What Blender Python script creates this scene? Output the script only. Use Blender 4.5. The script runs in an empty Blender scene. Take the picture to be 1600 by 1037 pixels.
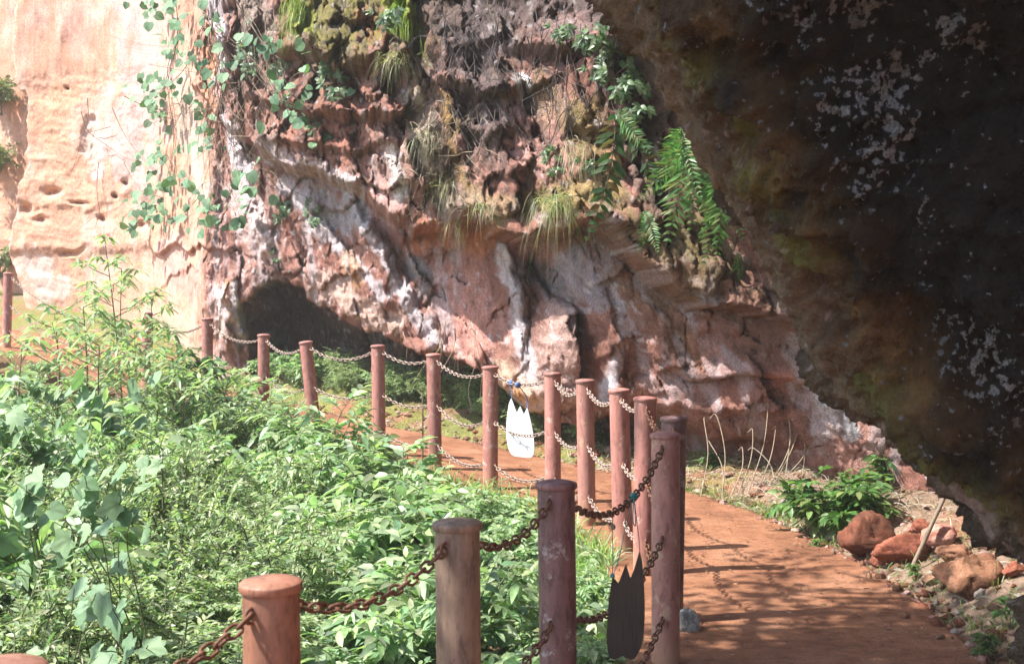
import bpy, math, random
import numpy as np
from mathutils import Vector, Matrix

# ------------------------------------------------------------------ camera, sky, sun
F = 2000.0; HC = 1.86; HZ = 449.0
sc = bpy.context.scene
cam = bpy.data.cameras.new("camera"); camo = bpy.data.objects.new("camera", cam)
sc.collection.objects.link(camo); sc.camera = camo
camo.location = (0, 0, HC); camo.rotation_euler = (math.radians(90), 0, 0)
cam.sensor_width = 36; cam.lens = 36 * F / 1600; cam.shift_y = -(518.5 - HZ) / 1600
cam.clip_start = 0.05; cam.clip_end = 1000
cam.dof.use_dof = True; cam.dof.focus_distance = 10.5; cam.dof.aperture_fstop = 8.0

SUN = Vector((-0.60, -0.14, 0.78)).normalized()
w = bpy.data.worlds.new("World"); sc.world = w; w.use_nodes = True
nt = w.node_tree; bg = nt.nodes["Background"]
sky = nt.nodes.new("ShaderNodeTexSky"); sky.sky_type = 'NISHITA'; sky.sun_disc = False
sky.sun_elevation = math.asin(SUN.z); sky.sun_rotation = math.atan2(SUN.x, SUN.y)
sky.air_density = 1.0; sky.dust_density = 1.5
nt.links.new(sky.outputs[0], bg.inputs[0]); bg.inputs[1].default_value = 0.15
sl = bpy.data.lights.new("sun", 'SUN'); sl.energy = 5.0; sl.angle = math.radians(0.55); sl.color = (1.0, 0.95, 0.87)
so = bpy.data.objects.new("sun", sl); sc.collection.objects.link(so)
so.rotation_euler = SUN.to_track_quat('Z', 'Y').to_euler(); so.location = SUN * 40
vs = sc.view_settings; vs.view_transform = 'Standard'; vs.look = 'None'; vs.exposure = 1.42; vs.gamma = 1
sc.cycles.max_bounces = 6; sc.cycles.diffuse_bounces = 4; sc.cycles.transparent_max_bounces = 6
sc.cycles.use_denoising = True; sc.cycles.use_adaptive_sampling = True; sc.cycles.adaptive_threshold = 0.025

rng = np.random.default_rng(7); random.seed(7)

# ------------------------------------------------------------------ helpers
def P(px, py, d): return np.array([(px - 800) / F * d, d, HC - (py - HZ) / F * d])
def proj(p):
    p = np.asarray(p, float); d = np.maximum(p[..., 1], 1e-3)
    return 800 + F * p[..., 0] / d, HZ + F * (HC - p[..., 2]) / d
def ss(a, b, x):
    t = np.clip((x - a) / (b - a), 0, 1); return t * t * (3 - 2 * t)

def _h(ix, iy, iz, seed):
    with np.errstate(over='ignore'):
        n = (ix.astype(np.int64) * 73856093) ^ (iy.astype(np.int64) * 19349663) ^ (iz.astype(np.int64) * 83492791) ^ (seed * 2654435761)
        n = n & 0xFFFFFFFF
        n = ((n ^ (n >> 15)) * 2246822519) & 0xFFFFFFFF
        n = ((n ^ (n >> 13)) * 3266489917) & 0xFFFFFFFF
        n = n ^ (n >> 16)
    return n.astype(np.float64) / 4294967295.0
def vnoise(p, seed=0):
    f = np.floor(p); t = p - f; t = t * t * t * (t * (t * 6 - 15) + 10); i = f.astype(np.int64)
    out = 0
    for a in (0, 1):
        wx = t[..., 0] if a else 1 - t[..., 0]
        for b in (0, 1):
            wy = t[..., 1] if b else 1 - t[..., 1]
            for c in (0, 1):
                wz = t[..., 2] if c else 1 - t[..., 2]
                out = out + wx * wy * wz * _h(i[..., 0] + a, i[..., 1] + b, i[..., 2] + c, seed)
    return out * 2 - 1
_R = np.array([[0.0, 0.8, 0.6], [-0.8, 0.36, -0.48], [-0.6, -0.48, 0.64]])
def fbm(p, scale=1.0, octv=4, seed=0, ridged=False, gain=0.5):
    q = np.asarray(p) * scale; a = 1.0; s = 0; n = 0
    for o in range(octv):
        v = vnoise(q, seed + o * 17)
        if ridged: v = 1 - 2 * np.abs(v)
        s = s + a * v; n += a; a *= gain; q = (q @ _R) * 2.03 + 11.3
    return s / n
def worley(p, scale=1.0, seed=0):
    q = np.asarray(p) * scale; f = np.floor(q).astype(np.int64)
    d1 = np.full(q.shape[:-1], 9.0); d2 = d1.copy(); cid = np.zeros(q.shape[:-1])
    for a in (-1, 0, 1):
        for b in (-1, 0, 1):
            for c in (-1, 0, 1):
                ix, iy, iz = f[..., 0] + a, f[..., 1] + b, f[..., 2] + c
                hx = _h(ix, iy, iz, seed + 1); hy = _h(ix, iy, iz, seed + 2); hz = _h(ix, iy, iz, seed + 3)
                d = np.sqrt((ix + hx - q[..., 0]) ** 2 + (iy + hy - q[..., 1]) ** 2 + (iz + hz - q[..., 2]) ** 2)
                m = d < d1
                d2 = np.where(m, d1, np.minimum(d2, d)); cid = np.where(m, hx, cid); d1 = np.minimum(d1, d)
    return d1, d2, cid

def facets(p, scale=1.0, seed=0):
    """broken-rock relief: every cell is a tilted plane; returns (tilt height, distance to the cell border)"""
    q = np.asarray(p) * scale; f = np.floor(q).astype(np.int64)
    d1 = np.full(q.shape[:-1], 9.0); d2 = d1.copy(); tl = np.zeros(q.shape[:-1])
    for a in (-1, 0, 1):
        for b in (-1, 0, 1):
            for c in (-1, 0, 1):
                ix, iy, iz = f[..., 0] + a, f[..., 1] + b, f[..., 2] + c
                hx = _h(ix, iy, iz, seed + 1); hy = _h(ix, iy, iz, seed + 2); hz = _h(ix, iy, iz, seed + 3)
                ox = q[..., 0] - ix - hx; oy = q[..., 1] - iy - hy; oz = q[..., 2] - iz - hz
                d = np.sqrt(ox * ox + oy * oy + oz * oz); m = d < d1
                h1 = (hx * 7.31) % 1; h2 = (hy * 5.77) % 1; h3 = (hz * 9.13) % 1
                t = (h1 - 0.5) * 2 * ox + (h2 - 0.5) * 2 * oy + (h3 - 0.5) * 2.6 * oz + (hx - 0.5) * 0.7
                d2 = np.where(m, d1, np.minimum(d2, d)); tl = np.where(m, t, tl); d1 = np.minimum(d1, d)
    return tl, d2 - d1

def make_mesh(name, V, Fa, cols=None, smooth=True):
    V = np.ascontiguousarray(V, np.float32).reshape(-1, 3); Fa = np.ascontiguousarray(Fa, np.int32); k = Fa.shape[1]; n = len(Fa)
    me = bpy.data.meshes.new(name)
    me.vertices.add(len(V)); me.vertices.foreach_set("co", V.ravel())
    me.loops.add(n * k); me.loops.foreach_set("vertex_index", Fa.ravel())
    me.polygons.add(n); me.polygons.foreach_set("loop_start", np.arange(0, n * k, k, dtype=np.int32))
    me.polygons.foreach_set("use_smooth", np.full(n, smooth))
    if cols is not None:
        at = me.color_attributes.new("Col", 'FLOAT_COLOR', 'POINT')
        c = np.ones((len(V), 4), np.float32); c[:, :3] = cols
        at.data.foreach_set("color", c.ravel())
    me.update(calc_edges=True); me.validate()
    return me
def link(o, parent=None):
    sc.collection.objects.link(o)
    if parent is not None: o.parent = parent
    return o
def obj(name, me, mat=None, parent=None, loc=None):
    o = bpy.data.objects.new(name, me)
    if mat is not None and len(me.materials) == 0: me.materials.append(mat)
    link(o, parent)
    if loc is not None: o.location = loc
    return o
def tag(o, label=None, cat=None, group=None, kind=None):
    if label: o["label"] = label
    if cat: o["category"] = cat
    if group: o["group"] = group
    if kind: o["kind"] = kind
    return o
def thing(name, label, cat, loc=(0, 0, 0), group=None):
    o = bpy.data.objects.new(name, None); o.empty_display_size = 0.1; link(o); o.location = loc
    return tag(o, label, cat, group)
def copy_tree(o, parent=None):
    c = o.copy(); link(c, parent)
    for ch in list(o.children): copy_tree(ch, c)
    return c
def grid_faces(nr, nc):
    r, c = np.meshgrid(np.arange(nr - 1), np.arange(nc - 1), indexing='ij')
    a = (r * nc + c).ravel(); return np.stack([a, a + 1, a + nc + 1, a + nc], 1)
def cat_rom(pts, n):
    pts = np.asarray(pts, float); e = np.vstack([2 * pts[0] - pts[1], pts, 2 * pts[-1] - pts[-2]])
    ts = np.linspace(0, len(pts) - 1 - 1e-9, n); i = ts.astype(int); t = (ts - i)[:, None]
    p0, p1, p2, p3 = e[i], e[i + 1], e[i + 2], e[i + 3]
    return 0.5 * (2 * p1 + (p2 - p0) * t + (2 * p0 - 5 * p1 + 4 * p2 - p3) * t ** 2 + (3 * p1 - p0 - 3 * p2 + p3) * t ** 3)
def tubes(lines, radii, sides=5):
    """polylines -> (verts, quads); radii: scalar or (r0, r1) taper per line"""
    V = []; Q = []; off = 0; ang = np.arange(sides) * 2 * np.pi / sides
    for L, r in zip(lines, radii):
        L = np.asarray(L, float); n = len(L)
        r = np.linspace(*(r if isinstance(r, tuple) else (r, r)), n)
        T = np.gradient(L, axis=0); T /= np.linalg.norm(T, axis=1)[:, None] + 1e-9
        up = np.array([0, 0, 1.0]) if abs(T[:, 2]).mean() < 0.8 else np.array([1.0, 0, 0])
        A = np.cross(T, up); A /= np.linalg.norm(A, axis=1)[:, None] + 1e-9; B = np.cross(T, A)
        ring = L[:, None] + r[:, None, None] * (np.cos(ang)[None, :, None] * A[:, None] + np.sin(ang)[None, :, None] * B[:, None])
        V.append(ring.reshape(-1, 3))
        for i in range(n - 1):
            for s in range(sides):
                s2 = (s + 1) % sides
                Q.append((off + i * sides + s, off + i * sides + s2, off + (i + 1) * sides + s2, off + (i + 1) * sides + s))
        off += n * sides
    return np.vstack(V), np.array(Q)

# ------------------------------------------------------------------ materials
def mat_new(name):
    m = bpy.data.materials.new(name); m.use_nodes = True
    n = m.node_tree.nodes; b = n["Principled BSDF"]; return m, m.node_tree, b
def nd(t, typ, **kw):
    n = t.nodes.new(typ)
    for k, v in kw.items(): setattr(n, k, v)
    return n
def noise_tex(t, scale, detail=6, rough=0.6, coord='Object', vec_scale=None):
    tc = nd(t, 'ShaderNodeTexCoord'); src = tc.outputs[coord]
    if vec_scale is not None:
        mp = nd(t, 'ShaderNodeMapping'); mp.inputs['Scale'].default_value = vec_scale
        t.links.new(src, mp.inputs[0]); src = mp.outputs[0]
    n = nd(t, 'ShaderNodeTexNoise'); n.inputs['Scale'].default_value = scale; n.inputs['Detail'].default_value = detail
    n.inputs['Roughness'].default_value = rough; t.links.new(src, n.inputs['Vector']); return n
def ramp(t, src, stops):
    r = nd(t, 'ShaderNodeValToRGB'); e = r.color_ramp.elements
    while len(e) < len(stops): e.new(0.5)
    for el, (p, c) in zip(e, stops): el.position = p; el.color = (*c, 1) if len(c) == 3 else c
    t.links.new(src, r.inputs[0]); return r
def mixc(t, a, b, fac, blend='MIX'):
    m = nd(t, 'ShaderNodeMix', data_type='RGBA', blend_type=blend)
    for sock, v in ((m.inputs['Factor'], fac), (m.inputs['A'], a), (m.inputs['B'], b)):
        if hasattr(v, 'is_output'): t.links.new(v, sock)
        elif isinstance(v, (int, float)): sock.default_value = v
        else: sock.default_value = (*v, 1)
    return m.outputs['Result']
def bump(t, b, src, strength, dist):
    bp = nd(t, 'ShaderNodeBump'); bp.inputs['Strength'].default_value = strength; bp.inputs['Distance'].default_value = dist
    t.links.new(src, bp.inputs['Height']); t.links.new(bp.outputs[0], b.inputs['Normal'])

def vcol_rock(name, s1=7.0, s2=55.0, bmp=0.05, rough=0.92, contrast=1.0):
    m, t, b = mat_new(name)
    at = nd(t, 'ShaderNodeAttribute', attribute_name='Col')
    n1 = noise_tex(t, s1, 8, 0.68); r1 = ramp(t, n1.outputs[0], [(0.28, (0.50,) * 3), (0.5, (0.98,) * 3), (0.72, (1.4, 1.38, 1.38))])
    n2 = noise_tex(t, s2, 4, 0.7); r2 = ramp(t, n2.outputs[0], [(0.3, (0.62, 0.6, 0.6)), (0.5, (1.0,) * 3), (0.72, (1.3, 1.32, 1.36))])
    c = mixc(t, at.outputs[0], r1.outputs[0], contrast, 'MULTIPLY'); c = mixc(t, c, r2.outputs[0], 0.9, 'MULTIPLY')
    t.links.new(c, b.inputs['Base Color']); b.inputs['Roughness'].default_value = rough
    b.inputs['Specular IOR Level'].default_value = 0.2
    mx = nd(t, 'ShaderNodeMath', operation='ADD'); t.links.new(n1.outputs[0], mx.inputs[0])
    ml = nd(t, 'ShaderNodeMath', operation='MULTIPLY'); ml.inputs[1].default_value = 0.35; t.links.new(n2.outputs[0], ml.inputs[0]); t.links.new(ml.outputs[0], mx.inputs[1])
    bump(t, b, mx.outputs[0], 0.9, bmp); return m
M = {}
M['rock'] = vcol_rock("cliff_rock", 6.0, 48.0, 0.06)
M['rock_near'] = vcol_rock("overhang_rock", 15.0, 80.0, 0.13)
def add_lichen(m):
    t = m.node_tree; b = t.nodes["Principled BSDF"]; src = b.inputs['Base Color'].links[0].from_socket
    at = nd(t, 'ShaderNodeAttribute', attribute_name='lichen')
    n = noise_tex(t, 36, 3, 0.55, vec_scale=(1.0, 0.5, 0.9)); ad = nd(t, 'ShaderNodeMath', operation='MULTIPLY_ADD'); ad.inputs[1].default_value = 0.16; t.links.new(at.outputs['Fac'], ad.inputs[0]); t.links.new(n.outputs[0], ad.inputs[2])
    k = ramp(t, ad.outputs[0], [(0.665, (0, 0, 0)), (0.70, (1, 1, 1))]); n2 = noise_tex(t, 90, 2); cl = ramp(t, n2.outputs[0], [(0.35, (0.10, 0.115, 0.12)), (0.65, (0.32, 0.35, 0.38))])
    t.links.new(mixc(t, src, cl.outputs[0], k.outputs[0]), b.inputs['Base Color'])
add_lichen(M['rock_near'])
M['rock_far'] = vcol_rock("far_cliff_rock", 3.0, 26.0, 0.012, contrast=0.55)
M['rubble'] = vcol_rock("rubble_rock", 14.0, 90.0, 0.02)

def leaf_mat(name, tint=(1, 1, 1), trans=0.45, gloss=0.42):
    m, t, b = mat_new(name)
    at = nd(t, 'ShaderNodeAttribute', attribute_name='Col')
    n = noise_tex(t, 30, 2, 0.5); r = ramp(t, n.outputs[0], [(0.3, (0.75,) * 3), (0.7, (1.2,) * 3)])
    c = mixc(t, at.outputs[0], r.outputs[0], 0.8, 'MULTIPLY'); c = mixc(t, c, tint, 1.0, 'MULTIPLY')
    t.links.new(c, b.inputs['Base Color']); b.inputs['Roughness'].default_value = gloss
    b.inputs['Specular IOR Level'].default_value = 0.5
    tr = nd(t, 'ShaderNodeBsdfTranslucent'); c2 = mixc(t, c, (1.12, 1.35, 0.68), 1.0, 'MULTIPLY'); t.links.new(c2, tr.inputs[0])
    mx = nd(t, 'ShaderNodeMixShader'); mx.inputs[0].default_value = trans
    t.links.new(b.outputs[0], mx.inputs[1]); t.links.new(tr.outputs[0], mx.inputs[2])
    t.links.new(mx.outputs[0], t.nodes['Material Output'].inputs[0]); return m
M['leaf'] = leaf_mat("leaf_green")
M['broad'] = leaf_mat("broad_leaf", (1, 1, 1), 0.3, 0.62)
M['dry'] = leaf_mat("dry_blades", (1, 1, 1), 0.15, 0.7)

def plain(name, stops, scale=20, vec_scale=None, rough=0.8, bmp=0.004, metallic=0.0, detail=6):
    m, t, b = mat_new(name)
    n = noise_tex(t, scale, detail, 0.65, vec_scale=vec_scale); r = ramp(t, n.outputs[0], stops)
    t.links.new(r.outputs[0], b.inputs['Base Color']); b.inputs['Roughness'].default_value = rough; b.inputs['Metallic'].default_value = metallic
    bump(t, b, n.outputs[0], 0.6, bmp); return m
M['twig'] = plain("bark_twig", [(0.3, (0.07, 0.05, 0.035)), (0.7, (0.2, 0.15, 0.1))], 40)
M['palestem'] = plain("dry_pale_stem", [(0.3, (0.15, 0.115, 0.08)), (0.7, (0.36, 0.29, 0.21))], 25)
M['root'] = plain("dark_root", [(0.3, (0.022, 0.018, 0.018)), (0.7, (0.09, 0.07, 0.068))], 25)
M['greenstem'] = plain("green_stem", [(0.3, (0.05, 0.07, 0.03)), (0.7, (0.13, 0.14, 0.06))], 30)
M['rust'] = plain("rusty_chain_iron", [(0.3, (0.05, 0.025, 0.018)), (0.5, (0.13, 0.055, 0.03)), (0.75, (0.24, 0.11, 0.06))], 60, rough=0.75, bmp=0.002, metallic=0.25)
M['palechain'] = plain("weathered_chain_iron", [(0.3, (0.16, 0.1, 0.08)), (0.55, (0.36, 0.27, 0.23)), (0.8, (0.5, 0.42, 0.38))], 60, rough=0.6, bmp=0.002, metallic=0.3)
M['cord'] = plain("teal_cord", [(0.3, (0.015, 0.11, 0.11)), (0.7, (0.06, 0.26, 0.25))], 80, rough=0.8)
M['bluecord'] = plain("blue_cord", [(0.3, (0.03, 0.06, 0.2)), (0.7, (0.12, 0.2, 0.42))], 80, rough=0.8)
M['greycord'] = plain("grey_cord", [(0.3, (0.1, 0.1, 0.09)), (0.7, (0.28, 0.27, 0.24))], 80, rough=0.9)
M['bamboo'] = plain("weathered_bamboo", [(0.3, (0.08, 0.058, 0.04)), (0.7, (0.22, 0.165, 0.11))], 14, (8, 8, 1), 0.7)
M['board_dark'] = plain("dark_stained_board", [(0.3, (0.010, 0.007, 0.005)), (0.7, (0.036, 0.025, 0.018))], 12, (10, 10, 0.7), 0.55)
M['board_white'] = plain("white_painted_board", [(0.3, (0.68, 0.69, 0.72)), (0.7, (0.82, 0.83, 0.86))], 9, (6, 6, 0.8), 0.5)

def post_mat(name, a, b_, c_, streak):
    m, t, b = mat_new(name)
    oi = nd(t, 'ShaderNodeObjectInfo'); n1 = noise_tex(t, 6, 8, 0.65, vec_scale=(3.5, 3.5, 0.55)); r1 = ramp(t, n1.outputs[0], [(0.3, a), (0.52, b_), (0.75, c_)])
    n2 = noise_tex(t, 38, 6, 0.7, vec_scale=(1, 1, 0.35)); r2 = ramp(t, n2.outputs[0], [(0.36, (0.45, 0.4, 0.38)), (0.5, (1, 1, 1)), (0.8, (1.15, 1.12, 1.1))])
    c = mixc(t, r1.outputs[0], r2.outputs[0], 0.75, 'MULTIPLY')
    n3 = noise_tex(t, 11, 7, 0.72); r3 = ramp(t, n3.outputs[0], [(0.57, (0, 0, 0)), (0.62, (1, 1, 1))])
    c = mixc(t, c, streak, r3.outputs[0])
    # earth splashed up from the ground on the foot
    tc = nd(t, 'ShaderNodeTexCoord'); sp = nd(t, 'ShaderNodeSeparateXYZ'); t.links.new(tc.outputs['Object'], sp.inputs[0])
    n4 = noise_tex(t, 16, 5, 0.7); ad = nd(t, 'ShaderNodeMath', operation='MULTIPLY_ADD'); ad.inputs[1].default_value = 0.35
    t.links.new(n4.outputs[0], ad.inputs[0]); t.links.new(sp.outputs[2], ad.inputs[2])
    r4 = ramp(t, ad.outputs[0], [(0.17, (0.75,) * 3), (0.42, (0, 0, 0))]); c = mixc(t, c, (0.33, 0.2, 0.12), r4.outputs[0])
    for nn in (n1, n2, n3, n4):          # every post wears differently
        nn.noise_dimensions = '4D'; mu = nd(t, 'ShaderNodeMath', operation='MULTIPLY'); mu.inputs[1].default_value = 37.0
        t.links.new(oi.outputs['Random'], mu.inputs[0]); t.links.new(mu.outputs[0], nn.inputs['W'])
    rv = ramp(t, oi.outputs['Random'], [(0.0, (0.72, 0.74, 0.76)), (0.5, (1.0, 0.98, 0.96)), (1.0, (1.15, 1.12, 1.1))]); c = mixc(t, c, rv.outputs[0], 1.0, 'MULTIPLY')
    t.links.new(c, b.inputs['Base Color']); b.inputs['Roughness'].default_value = 0.42
    rr = ramp(t, n2.outputs[0], [(0.35, (0.75,) * 3), (0.65, (0.36,) * 3)]); t.links.new(rr.outputs[0], b.inputs['Roughness'])
    bump(t, b, n2.outputs[0], 0.5, 0.003); return m
M['post_red'] = post_mat("red_oxide_paint", (0.24, 0.10, 0.085), (0.33, 0.14, 0.12), (0.39, 0.19, 0.16), (0.42, 0.29, 0.25))
M['post_terra'] = post_mat("terracotta_paint", (0.18, 0.085, 0.055), (0.27, 0.12, 0.075), (0.33, 0.17, 0.115), (0.13, 0.07, 0.05))
M['post_weather'] = post_mat("weathered_peeling_paint", (0.085, 0.06, 0.045), (0.20, 0.14, 0.10), (0.31, 0.245, 0.18), (0.12, 0.06, 0.045))
M['post_purple'] = post_mat("purple_brown_shaded_paint", (0.085, 0.042, 0.042), (0.14, 0.07, 0.07), (0.20, 0.11, 0.108), (0.27, 0.24, 0.24))  # darker copy of the red paint, with the near posts' shade in the colour
M['post_brown'] = post_mat("brown_paint", (0.24, 0.1, 0.085), (0.3, 0.14, 0.12), (0.38, 0.19, 0.16), (0.36, 0.24, 0.17))

# path: trodden red earth over a slab
def earth_mat(name, stops, grit):
    m, t, b = mat_new(name)
    n1 = noise_tex(t, 1.6, 8, 0.7); r1 = ramp(t, n1.outputs[0], stops)
    n2 = noise_tex(t, 70, 5, 0.75); r2 = ramp(t, n2.outputs[0], [(0.3, (0.6, 0.58, 0.56)), (0.5, (1,) * 3), (0.75, (1.3, 1.28, 1.25))])
    c = mixc(t, r1.outputs[0], r2.outputs[0], grit, 'MULTIPLY')
    n3 = noise_tex(t, 9, 8, 0.75, vec_scale=(0.7, 1.4, 1)); r3 = ramp(t, n3.outputs[0], [(0.34, (0.55, 0.5, 0.48)), (0.5, (1,) * 3), (0.7, (1.12, 1.1, 1.05))])
    c = mixc(t, c, r3.outputs[0], 0.85, 'MULTIPLY')
    t.links.new(c, b.inputs['Base Color']); b.inputs['Roughness'].default_value = 0.95; b.inputs['Specular IOR Level'].default_value = 0.15
    ad = nd(t, 'ShaderNodeMath', operation='ADD'); t.links.new(n2.outputs[0], ad.inputs[0]); t.links.new(n3.outputs[0], ad.inputs[1])
    bump(t, b, ad.outputs[0], 0.8, 0.012); return m
M['path'] = earth_mat("red_earth_path", [(0.32, (0.15, 0.070, 0.042)), (0.5, (0.265, 0.122, 0.068)), (0.68, (0.33, 0.175, 0.108))], 0.8)

def ground_mat():
    m, t, b = mat_new("hillside_earth")
    at = nd(t, 'ShaderNodeAttribute', attribute_name='Col')
    n2 = noise_tex(t, 30, 7, 0.75); r2 = ramp(t, n2.outputs[0], [(0.3, (0.5, 0.48, 0.45)), (0.5, (1,) * 3), (0.75, (1.4, 1.35, 1.3))])
    c = mixc(t, at.outputs[0], r2.outputs[0], 1.0, 'MULTIPLY')
    t.links.new(c, b.inputs['Base Color']); b.inputs['Roughness'].default_value = 0.95; b.inputs['Specular IOR Level'].default_value = 0.1
    bump(t, b, n2.outputs[0], 0.9, 0.03); return m
M['ground'] = ground_mat()

# ------------------------------------------------------------------ layout: fence line, path edges, heights
POSTS = [  # x, y, ground z, height, kind
    (-0.99, 2.46, 0.0, 1.15, 'terra'), (-0.58, 3.18, 0.0, 1.15, 'terra'), (-0.158, 3.95, 0.0, 1.15, 'weather'), (0.176, 4.75, 0.0, 1.15, 'purple'),
    (0.763, 6.36, 0.0, 1.15, 'brown'), (0.884, 7.15, 0.0, 1.15, 'purple'), (0.855, 8.3, 0.0, 1.16, 'red'), (0.783, 9.0, 0.0, 1.16, 'red'),
    (0.590, 10.05, 0.0, 1.15, 'brown'), (0.352, 11.0, 0.0, 1.14, 'red'), (-0.2, 11.8, 0.0, 1.146, 'red'), (-0.77, 12.8, 0.06, 1.15, 'red'),
    (-1.39, 13.4, 0.12, 1.15, 'red'), (-2.17, 14.2, 0.13, 1.15, 'red'), (-2.99, 15.4, 0.16, 1.15, 'red'), (-3.9, 16.4, 0.33, 1.15, 'red'),
    (-5.15, 18.0, 0.37, 1.15, 'red'), (-7.9, 20.0, 0.95, 1.15, 'red')]
FEN = np.array([(-2.6, -2.0, 0.0), (-1.6, 1.2, 0.0)] + [p[:3] for p in POSTS] + [(-11.5, 22.4, 1.3), (-18, 25.5, 1.6)])
RED = np.array([(2.3, -3, 0), (2.4, 3, 0), (2.38, 6.4, 0), (2.42, 7.6, 0), (2.34, 8.85, 0), (2.18, 9.8, 0), (1.83, 11.1, 0), (1.2, 12.5, 0),
                (0.6, 13.5, 0), (-0.1, 14.4, 0), (-1.3, 15.6, 0.12), (-2.5, 17.0, 0.2), (-3.6, 18.1, 0.3), (-5.2, 19.9, 0.4), (-7.6, 22.0, 0.9), (-11.2, 24.0, 1.3), (-17.5, 27.2, 1.6)])
def poly_dist(x, y, L):
    """distance, signed side (+ = right of the line), height of the nearest point"""
    best = np.full(x.shape, 1e9); side = np.zeros(x.shape); zz = np.zeros(x.shape)
    for a, b in zip(L[:-1], L[1:]):
        ex, ey = b[0] - a[0], b[1] - a[1]; l2 = ex * ex + ey * ey
        t = np.clip(((x - a[0]) * ex + (y - a[1]) * ey) / l2, 0, 1)
        dx, dy = x - a[0] - t * ex, y - a[1] - t * ey; d = np.hypot(dx, dy)
        m = d < best; best = np.where(m, d, best)
        side = np.where(m, np.sign(ey * dx - ex * dy), side); zz = np.where(m, a[2] + t * (b[2] - a[2]), zz)
    return best, side, zz
def gz(x, y, nz=True):
    x = np.asarray(x, float); y = np.asarray(y, float)
    df, sf, zf = poly_dist(x, y, FEN); dr, sr, zr = poly_dist(x, y, RED)
    left = np.where(sf < 0, df, 0); right = np.where(sr > 0, dr, 0)
    far = ss(-2.5, -7.0, x)
    drop = (0.10 + 0.55 * np.maximum(left - 0.22, 0)); drop = 1.15 * (1 - np.exp(-drop / 1.15)); drop *= (1 - 0.55 * far)
    z = np.where(left > 0.22, zf - drop, zf - 0.05)
    back = ss(11.8, 14.5, y)
    rise = 0.15 * np.minimum(right, 2.5) + 0.10 * ss(0, 0.5, right) * (1 - 0.6 * back)
    z = np.where(right > 0, zr - 0.05 + rise, z)
    if nz:
        p = np.stack([x, y, 0 * x], -1)
        amp = np.clip(np.maximum(left - 0.2, right) * 0.3, 0, 0.12)
        z = z + amp * fbm(p, 1.3, 4, 5) + np.clip(amp, 0, 0.04) * fbm(p, 9, 2, 6)
    return z
def gzs(x, y): return float(gz(np.array([x]), np.array([y]))[0])

# ------------------------------------------------------------------ ground
xs = np.concatenate([np.linspace(-300, -16, 14)[:-1], np.linspace(-16, -8, 40)[:-1], np.arange(-8, 4.6, 0.07), np.linspace(4.7, 12, 12), np.linspace(14, 300, 12)])
ys = np.concatenate([np.linspace(-200, -6, 10)[:-1], np.linspace(-6, 2, 40)[:-1], np.arange(2, 23, 0.075), np.linspace(23.2, 34, 30), np.linspace(36, 400, 14)])
GX, GY = np.meshgrid(xs, ys); GZ = gz(GX.ravel(), GY.ravel()).reshape(GX.shape)
gp = np.stack([GX, GY, GZ], -1).reshape(-1, 3)
dr, sr, _ = poly_dist(gp[:, 0], gp[:, 1], RED); df, sf, _ = poly_dist(gp[:, 0], gp[:, 1], FEN)
nA = fbm(gp, 0.9, 5, 31); nB = fbm(gp, 3.5, 4, 37)
red_e = np.array([0.27, 0.125, 0.075]); litter = np.array([0.25, 0.175, 0.13]); mossy = np.array([0.17, 0.19, 0.055]); soil = np.array([0.15, 0.09, 0.05])
right = (sr > 0) * dr
col = np.where((sf < 0)[:, None], soil, red_e)
k = ss(-0.1, 0.35, nA + 0.25)[:, None] * (right > 0.05)[:, None]; col = col * (1 - k) + litter * k
k = (ss(0.0, 0.4, nB + 0.35 * ss(11.5, 14, gp[:, 1])) * (sr > 0) * ss(10.5, 12.5, gp[:, 1]))[:, None] * 0.85; col = col * (1 - k) + mossy * k
ground = obj("ground", make_mesh("ground", gp, grid_faces(*GX.shape), col), M['ground']); tag(ground, kind="structure")

# path slab with a real edge
n = 420
Lp = cat_rom(FEN[1:], n); Rp = cat_rom(RED[1:], n)
def arc_resample(L, n):
    s = np.r_[0, np.cumsum(np.linalg.norm(np.diff(L, axis=0), axis=1))]; t = np.linspace(0, s[-1], n)
    return np.stack([np.interp(t, s, L[:, i]) for i in range(3)], 1)
def pair(fen_pts, red_pts, n):
    return arc_resample(fen_pts, n), arc_resample(red_pts, n)
# pair the edges by matched stations so cross sections stay square to the walk
st_f = np.array([(-1.6, 1.2, 0), (-0.58, 3.18, 0), (0.763, 6.36, 0), (0.884, 7.15, 0), (0.855, 8.3, 0), (0.783, 9, 0), (0.59, 10.05, 0), (0.352, 11.0, 0), (-0.2, 11.8, 0), (-0.77, 12.8, 0.06), (-1.39, 13.4, 0.12), (-2.17, 14.2, 0.13), (-2.99, 15.4, 0.16), (-3.9, 16.4, 0.33), (-5.15, 18.0, 0.37), (-7.9, 20, 0.95), (-11.5, 22.4, 1.3), (-18, 25.5, 1.6)])
st_f[:, 0] -= 0.20; st_f[:, 1] -= 0.06
st_r = np.array([(2.3, 1.2, 0), (2.4, 3.4, 0), (2.38, 6.4, 0), (2.42, 7.6, 0), (2.34, 8.85, 0), (2.18, 9.8, 0), (1.83, 11.1, 0), (1.2, 12.5, 0), (0.6, 13.5, 0), (-0.1, 14.4, 0.04), (-0.7, 15.0, 0.1), (-1.3, 15.6, 0.12), (-2.3, 16.8, 0.18), (-3.3, 17.8, 0.3), (-4.6, 19.4, 0.38), (-7.4, 21.8, 0.92), (-11.2, 24, 1.3), (-17.5, 27.2, 1.6)])
Lp = cat_rom(st_f, n); Rp = cat_rom(st_r, n); m = 46
tt = np.linspace(0, 1, m)[None, :, None]
S = Lp[:, None] * (1 - tt) + Rp[:, None] * tt
S[:, -1, :2] += 0.035 * fbm(np.stack([Rp[:, 0], Rp[:, 1], 0 * Rp[:, 0]], -1), 2.5, 4, 3)[:, None]
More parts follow.
